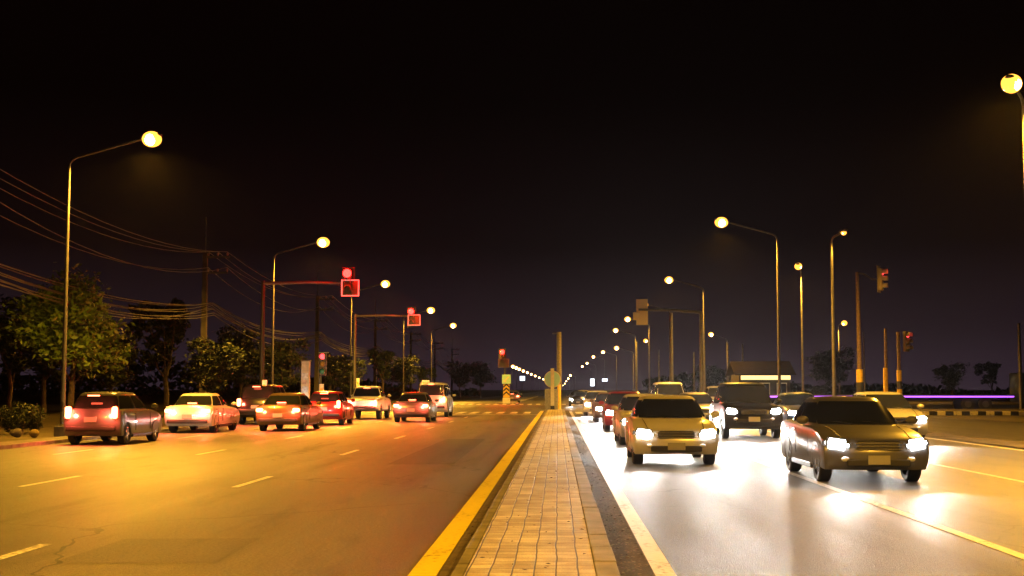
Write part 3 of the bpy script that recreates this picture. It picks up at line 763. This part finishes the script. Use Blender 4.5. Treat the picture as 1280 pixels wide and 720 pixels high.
far_wood('distant_wood_left', (-260, -20), 8, 1, 300, 330, '')
far_wood('distant_wood_right', (24, 330), 6, 2, 340, 370, '')

# ------------------------------------------------------------------ buildings, lit signs
def shop(px0, px1, Y, h, depth, label, name='roadside_shop', fascia=None, wins=0, lit=(), wallm=M_wallp):
    x0 = at(px0, 487, Y).x; x1 = at(px1, 487, Y).x; w = x1 - x0
    o = empty(name, ((x0 + x1) / 2, Y + depth / 2, 0)); tag(o, label, 'shop' if 'shop' in name else 'house')
    bm = bmesh.new(); bx(bm, (0, 0, h / 2), (w, depth, h)); make('wall', bm, wallm, o)
    bm = bmesh.new(); ov = .5
    pr = [(-depth / 2 - ov, h), (0, h + depth * .22), (depth / 2 + ov, h), (depth / 2 + ov, h - .12), (0, h + depth * .22 - .14), (-depth / 2 - ov, h - .12)]
    rings = [[bm.verts.new((s * (w / 2 + ov), y, z + .02)) for y, z in pr] for s in (-1, 1)]
    for i in range(6): bm.faces.new((rings[0][i], rings[0][(i + 1) % 6], rings[1][(i + 1) % 6], rings[1][i]))
    bm.faces.new(rings[0]); bm.faces.new(rings[1][::-1]); make('roof', bm, M_roof, o)
    n = max(1, wins); yf = -depth / 2
    for k in range(n):
        cx = -w / 2 + w * (k + .5) / n; ww = w / n * .55
        bm = bmesh.new()
        z0, z1 = .9, 2.2
        for cc, ss in (((cx, yf - .03, z1), (ww + .1, .1, .08)), ((cx, yf - .03, z0), (ww + .1, .1, .08)), ((cx - ww / 2, yf - .03, (z0 + z1) / 2), (.07, .1, z1 - z0 - .08)), ((cx + ww / 2, yf - .03, (z0 + z1) / 2), (.07, .1, z1 - z0 - .08))): bx(bm, cc, ss)
        f = make('window', bm, M_whitep, o)
        bm = bmesh.new(); bx(bm, (cx, yf - .01, (z0 + z1) / 2), (ww - .07, .04, z1 - z0 - .08)); make('pane', bm, E_window if k in lit else M_glass, f)
    if fascia:
        bm = bmesh.new(); bx(bm, (0, yf - .65, h - .35), (w * .96, .12, .42), .02); make('lit_fascia', bm, fascia, o)
        bm = bmesh.new(); bx(bm, (0, yf - .35, h - .12), (w * .98, .7, .06)); make('canopy', bm, M_roof, o)
    return o
shop(924, 988, 128, 3.1, 6, 'low shop with glowing amber fascia right of the gantry pole', fascia=E_fascia, wins=3)
for px, py, Y, w, h, lab in ((653, 473, 260, 1.0, .9, 'small white lit signboard right of the far median signal'), (740.5, 478, 250, .8, 1.4, 'upright white lit signboard above the oncoming cars'), (756, 475, 270, 1.1, .6, 'small flat white lit signboard right of the upright one'), (506, 0, 0, 0, 0, '')):
    if not lab: continue
    p = at(px, py, Y); o = empty('lit_signboard', (p.x, Y, 0)); tag(o, lab, 'signboard')
    bm = bmesh.new(); tube(bm, [(0, .1, 0), (0, .1, p.z)], .06, 8); make('post', bm, M_galv, o, True)
    bm = bmesh.new(); bx(bm, (0, .02, p.z), (w + .1, .12, h + .1), .02); f = make('frame', bm, M_dark, o)
    bm = bmesh.new(); bx(bm, (0, -.05, p.z), (w, .03, h)); make('face', bm, E_sign, f)
# small white sign over the van
p = at(532, 479, 84); o = empty('small_sign', (p.x, 84, 0)); tag(o, 'small white plate sign on thin post above the silver van roof', 'road sign')
bm = bmesh.new(); tube(bm, [(0, .05, 0), (0, .05, p.z + .2)], .04, 8); make('post', bm, M_galv, o, True)
bm = bmesh.new(); bx(bm, (0, 0, p.z), (.5, .03, .4), .01); make('plate', bm, M_whitep, o)

# ------------------------------------------------------------------ vehicles
def wheel(root, x, y, r, side):
    bm = bmesh.new(); n = 28
    prof = [(.10, r * .66), (.11, r * .9), (.085, r), (-.085, r), (-.11, r * .9), (-.10, r * .66)]
    rings = [[bm.verts.new((side * a, rr * math.cos(2 * math.pi * k / n), rr * math.sin(2 * math.pi * k / n))) for k in range(n)] for a, rr in prof]
    for i in range(5):
        for k in range(n): bm.faces.new((rings[i][k], rings[i][(k + 1) % n], rings[i + 1][(k + 1) % n], rings[i + 1][k]))
    t = make('wheel', bm, M_rub, root, True); t.location = (x, y, r)
    bm = bmesh.new(); cyl(bm, (side * .03, 0, 0), r * .65, .08, 'X', 24)
    for k in range(5):
        a = 2 * math.pi * k / 5; bx(bm, (side * .085, math.cos(a) * r * .33, math.sin(a) * r * .33), (.03, .07, r * .55), .006, Matrix.Rotation(math.atan2(math.sin(a), math.cos(a)) - math.pi / 2, 4, 'X'))
    cyl(bm, (side * .09, 0, 0), .06, .05, 'X', 12)
    make('rim', bm, M_chrome, t, True)
SPEC = {
 'sedan': dict(L=2.25, W=.87, front=[(2.12, .24), (2.24, .34), (2.27, .52), (2.22, .66), (2.08, .77), (1.6, .87), (1.0, .95)], rear=[(-1.7, 1.02), (-2.12, 1.0), (-2.22, .9), (-2.27, .62), (-2.22, .36), (-2.08, .25)], ax=(1.38, -1.33), r=.325, cab=(.98, -1.72, .12, -1.12, .80, .60, .955, 1.44), hl=.66, tl=.80, belt=.97),
 'hatch': dict(L=1.95, W=.84, front=[(1.82, .24), (1.94, .34), (1.97, .54), (1.90, .70), (1.74, .82), (1.35, .93), (.95, 1.0)], rear=[(-1.5, 1.04), (-1.86, 1.02), (-1.93, .9), (-1.96, .62), (-1.92, .36), (-1.8, .25)], ax=(1.22, -1.22), r=.31, cab=(.98, -1.86, .2, -1.45, .78, .60, .99, 1.50), hl=.70, tl=.92, belt=1.0),
 'suv': dict(L=2.35, W=.93, front=[(2.2, .32), (2.33, .42), (2.36, .66), (2.32, .88), (2.2, .99), (1.7, 1.08), (1.1, 1.13)], rear=[(-1.8, 1.16), (-2.26, 1.15), (-2.33, 1.0), (-2.36, .7), (-2.32, .44), (-2.18, .34)], ax=(1.42, -1.40), r=.38, cab=(1.08, -2.24, .45, -1.95, .87, .68, 1.11, 1.80), hl=.88, tl=1.0, belt=1.12),
 'van': dict(L=2.45, W=.94, front=[(2.3, .28), (2.43, .38), (2.46, .62), (2.42, .86), (2.32, 1.0), (2.1, 1.10), (1.9, 1.16)], rear=[(-2.0, 1.18), (-2.38, 1.16), (-2.43, 1.0), (-2.46, .7), (-2.42, .4), (-2.28, .3)], ax=(1.6, -1.35), r=.34, cab=(1.98, -2.38, 1.15, -2.2, .89, .74, 1.14, 1.98), hl=.82, tl=1.0, belt=1.15),
 'pickup': dict(L=2.6, W=.92, front=[(2.46, .36), (2.58, .46), (2.61, .72), (2.58, .94), (2.45, 1.05), (1.9, 1.13), (1.25, 1.17)], rear=[(-.75, 1.17), (-.76, 1.06), (-2.5, 1.06), (-2.58, 1.0), (-2.6, .6), (-2.42, .48)], ax=(1.62, -1.50), r=.39, cab=(1.2, -.72, .5, -.52, .84, .66, 1.15, 1.76), hl=.88, tl=.85, belt=1.16),
}
def car(kind, paint_m, name, label, cat, group, heads=0, tails=False, near=False, hpow=0, tpow=0):
    S = SPEC[kind]; root = empty(name); tag(root, label, cat, group)
    W = S['W']; r = S['r']
    prof = list(S['front']) + list(S['rear'])
    bot = S['rear'][-1][1]
    def arch(cy):
        R_ = r + .055
        a0 = math.asin((bot - r) / R_) if abs(bot - r) < R_ else 0
        return [(cy + R_ * math.cos(a), r + R_ * math.sin(a)) for a in [math.pi - a0 + (2 * a0 - math.pi) * k / 9 for k in range(10)]]
    prof += arch(S['ax'][1]); prof += arch(S['ax'][0])
    zb = S['belt']; bm = bmesh.new(); rings = []
    for t in (-1, -.985, -.93, -.75, -.4, 0, .4, .75, .93, .985, 1):
        ring = []
        for y, z in prof:
            edge = abs(t) ** 8
            yy = y; zz = z
            if abs(y) > S['L'] * .72: yy = y - math.copysign(.16 * abs(t) ** 3 * (abs(y) - S['L'] * .72) / (S['L'] * .28), y)
            if z > .55: zz = z - .05 * abs(t) ** 5 * (z - .5) / (zb - .5)
            if abs(t) == 1: zz = zz + (.62 - zz) * .05; yy *= .992
            wx = W * (t if abs(t) < 1 else math.copysign(.985 + .015, t))
            # tumblehome: widest at mid height
            wx *= 1 - .06 * max(0, (zz - .62) / .6) ** 1.5 - .04 * max(0, (.45 - zz) / .3)
            ring.append(bm.verts.new((wx, yy, zz)))
        rings.append(ring)
    n = len(prof)
    for a, b in zip(rings, rings[1:]):
        for i in range(n): bm.faces.new((a[i], a[(i + 1) % n], b[(i + 1) % n], b[i]))
    bm.faces.new(rings[0]); bm.faces.new(rings[-1][::-1])
    bmesh.ops.triangulate(bm, faces=[f for f in bm.faces if len(f.verts) > 4])
    body = make('body', bm, paint_m, root, True)
    # cabin
    yf, yr, rf, rr, wb, wt, z0, z1 = S['cab']
    bm = bmesh.new()
    PW = 5.0
    def frame(t):   # half width, centre y, half length, height of the greenhouse at level t
        a = wb + (wt - wb) * t; f = yf + (rf - yf) * t; q = yr + (rr - yr) * t
        return a, (f + q) / 2, (f - q) / 2, z0 - .03 + (z1 - .05 - z0 + .03) * t
    n = 44; rings = []
    for t, sc, dz in ((-.05, 1, 0), (.2, 1, 0), (.4, 1, 0), (.6, 1, 0), (.8, 1, 0), (.93, 1, 0), (1, .985, 0), (1, .955, .018), (1, .88, .034), (1, .72, .048), (1, .45, .058), (1, .18, .062)):
        a, cy, hl_, z = frame(t); ring = []
        bulge = 1 + .03 * math.sin(max(0, min(1, t)) * math.pi)
        for k in range(n):
            th = 2 * math.pi * (k + .5) / n; cx_, sy_ = math.cos(th), math.sin(th)
            px_ = math.copysign(abs(cx_) ** (2 / PW), cx_); py_ = math.copysign(abs(sy_) ** (2 / PW), sy_)
            ring.append(bm.verts.new((a * px_ * sc * bulge, cy + hl_ * py_ * sc, z + dz)))
        rings.append(ring)
    for p, q in zip(rings, rings[1:]):
        for k in range(n): bm.faces.new((p[k], p[(k + 1) % n], q[(k + 1) % n], q[k]))
    bm.faces.new(rings[-1]); bm.faces.new(rings[0][::-1])
    make('cabin', bm, paint_m, root, True)
    def patch(name, side, u0, u1, v0, v1, m=M_glass):
        """a curved pane that follows the greenhouse: side 'f', 'r' or +1/-1"""
        bm = bmesh.new(); nu, nv = 14, 6; g = []
        for j in range(nv + 1):
            t = v0 + (v1 - v0) * j / nv; a, cy, hl_, z = frame(t); bulge = 1 + .03 * math.sin(t * math.pi); row = []
            for i in range(nu + 1):
                u = u0 + (u1 - u0) * i / nu
                cut = .035 * (abs(2 * j / nv - 1) ** 6)          # softened corners
                u = u * (1 - cut) if side in ('f', 'r') else (u0 + u1) / 2 + (u - (u0 + u1) / 2) * (1 - cut)
                e = (1 - min(1, abs(u)) ** PW) ** (1 / PW)
                if side in ('f', 'r'):
                    sg = 1 if side == 'f' else -1; row.append(bm.verts.new((a * u * bulge, cy + sg * (hl_ * e + .012), z + .006)))
                else: row.append(bm.verts.new((side * (a * e * bulge + .010), cy + hl_ * u, z + .003)))
            g.append(row)
        for j in range(nv):
            for i in range(nu): bm.faces.new((g[j][i], g[j][i + 1], g[j + 1][i + 1], g[j + 1][i]))
        return make(name, bm, m, root, True)
    patch('windscreen', 'f', -.90, .90, .08, .93)
    patch('rear_window', 'r', -.88, .88, .16, .88)
    for s in (-1, 1):
        cuts = {'van': ((.42, .90), (-.12, .36), (-.86, -.18)), 'pickup': ((.08, .84), (-.80, .0))}.get(kind, ((.02, .86), (-.84, -.06)))
        for u0, u1 in cuts: patch('side_window', s, u0, u1, .12, .88)
    for x in (-.38, .12):
        a, cy, hl_, z = frame(.1)
        bm = bmesh.new(); a2, cy2, hl2, z2_ = frame(.28); tube(bm, [(x, cy + hl_ + .04, z), (x + .2, cy + hl_ * .99 + .02, z + .03), (x + .46, cy2 + hl2 * .99 + .03, z2_ - .05)], .011, 5); make('wiper', bm, M_black, root)
    if kind == 'pickup':  # the load bed: dark well between side walls
        bm = bmesh.new(); bx(bm, (0, -1.66, 1.062), (W * 1.6, 1.6, .02)); make('load_bed', bm, M_blackp, root)
        for s in (-1, 1):
            bm = bmesh.new(); bx(bm, (s * W * .88, -1.64, 1.09), (.1, 1.7, .08), .02); make('bed_rail', bm, paint_m, root, True)
    L = S['L']; hz = S['hl']
    for s in (-1, 1):
        bm = bmesh.new(); tube(bm, [(s * W * (.66 + .03 * k), y, z + .003 - .05 * .68 ** 5 * (z - .5) / (zb - .5)) for k, (y, z) in enumerate(S['front'][4:])], .008, 5); make('hood_seam', bm, M_black, root)
        for y in (yf - .28, (yf + yr) / 2 - .12, yr + .55)[:2 if kind == 'pickup' else 3]:
            bm = bmesh.new(); tube(bm, [(s * (W * .988 * (1 - .06 * max(0, (z - .62) / .6) ** 1.5 - .04 * max(0, (.45 - z) / .3)) + .001), y, z) for z in [S['r'] + .08 + (zb - .06 - S['r'] - .08) * q / 6 for q in range(7)]], .009, 5); make('door_seam', bm, M_black, root)
        bm = bmesh.new(); bx(bm, (s * (W - .03), 0, bot - .0), (.06, S['ax'][0] - S['ax'][1] - 2 * r - .2, .1), .02); make('sill', bm, M_black, root)
    for s in (-1, 1):
        for y in S['ax']: wheel(root, s * (W - .12), y, r, s)
        RH = Matrix.Translation((s * W * .77, L - .13, hz)) @ Matrix.Rotation(-s * R(22), 4, 'Z') @ Matrix.Rotation(R(14), 4, 'X') @ Matrix.Rotation(-s * R(7), 4, 'Y')
        bmh = bmesh.new(); bmesh.ops.create_cube(bmh, size=1, matrix=RH @ Matrix.Diagonal((.46, .16, .22, 1)))
        bmesh.ops.bevel(bmh, geom=bmh.edges[:], offset=.07, segments=4, affect='EDGES'); make('headlight_housing', bmh, M_dark, root, True)
        bm = bmesh.new(); bmesh.ops.create_cube(bm, size=1, matrix=RH @ Matrix.Translation((-s * .02, .025, .0)) @ Matrix.Diagonal((.38, .16, .165, 1)))
        bmesh.ops.bevel(bm, geom=bm.edges[:], offset=.06, segments=4, affect='EDGES')
        h = make('headlight', bm, E_head if heads else mat('clear_lens', (.6, .62, .65), .12), root, True)
        if hpow:
            l = light('beam', 'SPOT', (s * W * .78, L + .12, hz), hpow, (1, .93, .84), .07, root, spot_size=R(50), spot_blend=1.0)
            l.rotation_euler = (R(87.5), 0, 0)
        bm = bmesh.new(); bmesh.ops.create_cube(bm, size=1, matrix=Matrix.Translation((s * W * .80, -L + .07, S['tl'])) @ Matrix.Rotation(-s * R(-16), 4, 'Z') @ Matrix.Diagonal((.26 if kind in ('sedan',) else .15, .16, .15 if kind == 'sedan' else .34, 1)))
        bmesh.ops.bevel(bm, geom=bm.edges[:], offset=.03, segments=2, affect='EDGES')
        make('taillight', bm, E_tail if tails else mat('red_lens_dark', (.25, .02, .02), .2), root, True)
        if tpow: light('tail_glow', 'POINT', (s * W * .75, -L - .16, S['tl']), tpow, (1, .10, .05), .08, root)
        bm = bmesh.new(); ell(bm, (s * (W + .09), yf - .22, z0 + .08), (.11, .06, .075), 12, 8); make('mirror', bm, paint_m, root, True)
        for y in ((yf + yr) / 2 + .1, (yf + yr) / 2 - .8)[:1 if kind == 'pickup' else 2]:
            bm = bmesh.new(); bx(bm, (s * W * 1.0, y - .3, zb - .12), (.035, .16, .03), .008); make('door_handle', bm, M_chrome, root)
        bm = bmesh.new(); ell(bm, (s * W * .62, L - .03, .42 + (hz - .66)), (.07, .05, .045), 12, 8); make('fog_lamp', bm, mat('clear_lens', (.6, .62, .65), .12), root, True)
    bm = bmesh.new(); bx(bm, (0, L - .01, hz - .02), (W * .86, .07, .17), .05); g = make('grille', bm, M_black, root)
    for k in range(3):
        bm = bmesh.new(); bx(bm, (0, L + .028, hz - .07 + k * .05), (W * .9, .015, .012)); make('grille_bar', bm, M_chrome, g)
    bm = bmesh.new(); bx(bm, (0, L - .01, hz - .30), (W * 1.2, .06, .12), .02); make('air_intake', bm, M_black, root)
    bm = bmesh.new(); bx(bm, (0, L + .035, hz - .25), (.36, .015, .15), .005); make('number_plate', bm, M_plate, root)
    bm = bmesh.new(); bx(bm, (0, -L - .012, S['tl'] - .2), (.36, .015, .15), .005); make('number_plate', bm, M_plate, root)
    bm = bmesh.new(); bx(bm, (0, -L + .03, .42 + (hz - .66)), (W * 1.7, .1, .14), .03); make('rear_bumper', bm, M_dark, root, True)
    if tails:
        bm = bmesh.new(); bx(bm, (0, (yr + .12) if kind != 'van' else yr + .05, z1 - .1 if kind != 'sedan' else z0 + .12), (.34, .05, .035), .008); make('brake_light', bm, E_brake, root)
    return root
def cp(name, col, rough=.28): return mat(name, col, rough, .35, coat=.6)
P_silver = cp('silver_paint', (.45, .45, .45)); P_white = cp('pearl_paint', (.7, .7, .68)); P_black = cp('black_paint', (.012, .012, .014))
P_red = cp('red_paint', (.3, .02, .02)); P_grey = cp('grey_paint', (.12, .12, .13)); P_blue = cp('blue_paint', (.02, .04, .12)); P_bronze = cp('bronze_paint', (.14, .09, .05))
HP = 4200
on = [  # oncoming: kind, paint, X, Y(front), label
    ('sedan', P_grey, 5.3, 21.5, 'dark grey sedan with glaring headlights, largest oncoming vehicle', 'car', .11),
    ('sedan', P_white, 2.45, 26.5, 'white sedan with headlights on, following the nearest sedan', 'car', .13),
    ('hatch', P_silver, 10.0, 38.0, 'silver hatchback with headlights on in the outer lane, half behind the dark grey sedan', 'car', .4),
    ('suv', P_black, 6.25, 41.0, 'black sport utility car oncoming in the middle lane', 'car', .7),
    ('sedan', P_silver, 2.6, 36.0, 'silver sedan oncoming behind the white sedan', 'car', 1.0),
    ('hatch', P_red, 2.6, 48.0, 'red hatchback oncoming in the inner lane', 'car', 1.0),
    ('sedan', P_grey, 6.1, 55.0, 'grey sedan oncoming behind the black sport utility car', 'car', 1.0),
    ('sedan', P_blue, 9.7, 50.0, 'dark blue sedan oncoming in the outer lane', 'car', .8),
    ('van', P_white, 6.2, 70.0, 'white van oncoming in the middle lane near the junction', 'van', 1.0),
    ('sedan', P_bronze, 2.6, 61.0, 'bronze sedan oncoming in the inner lane near the junction', 'car', 1.0),
    ('hatch', P_white, 2.4, 76.0, 'white hatchback oncoming beside the white van', 'car', 1.0),
    ('pickup', P_silver, 9.3, 72.0, 'silver pickup oncoming in the outer lane near the junction', 'pickup', .8),
    ('sedan', P_black, 1.9, 118.0, 'black sedan crossing the junction towards us', 'car', 1.0),
    ('hatch', P_silver, 3.0, 150.0, 'distant silver hatchback beyond the junction', 'car', 1.0),
]
for kind, pm, X, Y, lab, cat, pw in on:
    o = car(kind, pm, 'pickup_truck' if cat == 'pickup' else 'van' if cat == 'van' else 'car', lab, cat, 'oncoming vehicles with headlights on', heads=1, hpow=HP * pw  if Y < 80 else 300)
    o.rotation_euler.z = R(180) + random.uniform(-.015, .015); o.location = (X, Y + SPEC[kind]['L'], 0)
away = [
    ('van', P_silver, -7.25, 73.0, 'silver van with red tail lights, rightmost of the cars stopped at the signal', 'van'),
    ('pickup', P_white, -10.3, 67.0, 'white pickup braking in the lane beside the silver van', 'pickup'),
    ('sedan', P_grey, -7.0, 61.0, 'grey sedan braking right behind the silver van', 'car'),
    ('hatch', P_red, -10.4, 56.5, 'red hatchback braking behind the white pickup', 'car'),
    ('sedan', P_bronze, -10.5, 48.0, 'bronze sedan braking in the outer lane, behind the red hatchback', 'car'),
    ('suv', P_black, -13.5, 57.0, 'black sport utility car braking in the kerb lane', 'car'),
    ('sedan', P_white, -13.4, 46.0, 'white sedan braking in the kerb lane by the nearest lamp pole', 'car'),
    ('hatch', P_grey, -13.2, 36.0, 'grey hatchback braking in the kerb lane, nearest of the left cars', 'car'),
]
for kind, pm, X, Y, lab, cat in away:
    o = car(kind, pm, 'pickup_truck' if cat == 'pickup' else 'van' if cat == 'van' else 'car', lab, cat, 'vehicles stopped at the red signal', heads=1, tails=True, hpow=150, tpow=150)
    o.rotation_euler.z = random.uniform(-.02, .02); o.location = (X, Y + SPEC[kind]['L'], 0)
o = car('sedan', P_grey, 'car', 'small red-lit sedan beyond the junction beside the far median', 'car', None, tails=True, tpow=30); o.location = (at(640, 487, 150).x, 152, 0)

# low flatbed trailer, made up so its glowing strip draws a purple light trail
def trailer():
    Y = 99; x0 = at(905, 487, Y).x; x1 = at(1262, 487, Y).x; L = x1 - x0
    root = empty('added_flatbed_truck', ((x0 + x1) / 2, Y, 0)); tag(root, 'long low made-up flatbed truck with purple light-trail strip crossing behind the right island', 'truck')
    bm = bmesh.new(); bx(bm, (0, 0, 1.12), (L, 2.4, .14), .02); make('deck', bm, M_dark, root)
    bm = bmesh.new(); bx(bm, (0, -.5, .92), (L * .96, .14, .24)); make('chassis_beam', bm, M_dark, root)
    bm = bmesh.new(); bx(bm, (0, .5, .92), (L * .96, .14, .24)); make('chassis_beam', bm, M_dark, root)
    bm = bmesh.new(); bx(bm, (0, -1.23, 1.04), (L * .99, .04, .12), .01); make('purple_trail_strip', bm, E_purple, root)
    for x in (-L / 2 + 1.5, -L / 2 + 2.8, -L / 2 + 4.1, L / 2 - 2.2, L / 2 - 3.5):
        for s in (-1, 1):
            bm = bmesh.new(); cyl(bm, (x, s * 1.0, .48), .48, .28, 'Y', 24); w = make('wheel', bm, M_rub, root, True)
            bm = bmesh.new(); cyl(bm, (x, s * 1.15, .48), .25, .04, 'Y', 18); make('rim', bm, M_galv, w, True)
    bm = bmesh.new(); cx = L / 2 + 1.5; bx(bm, (cx, 0, 1.75), (2.3, 2.35, 2.2), .14); make('cab', bm, P_blue, root, True)
    bm = bmesh.new(); bx(bm, (cx + .2, -1.185, 2.15), (1.0, .02, .75), .0); make('side_window', bm, M_glass, root)
    bm = bmesh.new(); bx(bm, (cx + 1.16, 0, 2.15), (.02, 2.0, .85), .0); make('windscreen', bm, M_glass, root)
    for s in (-1, 1):
        bm = bmesh.new(); cyl(bm, (cx + .3, s * 1.0, .5), .5, .3, 'Y', 24); make('wheel', bm, M_rub, root, True)
        bm = bmesh.new(); ell(bm, (cx + 1.16, s * .85, .95), (.06, .16, .12), 12, 8); make('headlight', bm, E_head, root, True)
trailer()

# ------------------------------------------------------------------ haze, sky, colour
bm = bmesh.new(); bx(bm, (0, 1250, 8), (2400, 2800, 18.4))
m = bpy.data.materials.new('haze'); m.use_nodes = True; nt = m.node_tree; nt.nodes.clear()
out = N(nt, 'ShaderNodeOutputMaterial'); pv = N(nt, 'ShaderNodeVolumePrincipled')
pv.inputs['Color'].default_value = (.9, .88, .9, 1); pv.inputs['Density'].default_value = .00004; pv.inputs['Anisotropy'].default_value = .85
nt.links.new(pv.outputs[0], out.inputs['Volume'])
hz = make('haze', bm, m); hz['kind'] = 'stuff'

w = bpy.data.worlds.new('World'); scene.world = w; w.use_nodes = True; nt = w.node_tree; nt.nodes.clear()
out = N(nt, 'ShaderNodeOutputWorld'); bg = N(nt, 'ShaderNodeBackground'); bg2 = N(nt, 'ShaderNodeBackground'); add = N(nt, 'ShaderNodeAddShader')
sky = N(nt, 'ShaderNodeTexSky', sky_type='NISHITA'); sky.sun_disc = False; sky.sun_elevation = R(-4); sky.sun_rotation = R(200)
nt.links.new(sky.outputs[0], bg.inputs['Color']); bg.inputs['Strength'].default_value = .0004
tc = N(nt, 'ShaderNodeTexCoord'); sp = N(nt, 'ShaderNodeSeparateXYZ'); nt.links.new(tc.outputs['Generated'], sp.inputs[0])
col = ramp(nt, sp.outputs['Z'], [(0, (.030, .018, .027)), (.045, (.015, .008, .011)), (.11, (.0045, .0018, .002)), (.22, (.0014, .0004, .0003))])
nt.links.new(col, bg2.inputs['Color']); bg2.inputs['Strength'].default_value = 1
nt.links.new(bg.outputs[0], add.inputs[0]); nt.links.new(bg2.outputs[0], add.inputs[1]); nt.links.new(add.outputs[0], out.inputs['Surface'])

vs = scene.view_settings; vs.view_transform = 'Standard'; vs.look = 'None'; vs.exposure = 0; vs.gamma = 1
scene.cycles.use_denoising = True
scene.cycles.volume_bounces = 0
scene.cycles.max_bounces = 5
scene.cycles.diffuse_bounces = 2; scene.cycles.glossy_bounces = 3
scene.cycles.use_light_tree = True
scene.cycles.sample_clamp_indirect = 4
scene.render.filter_size = 1.8
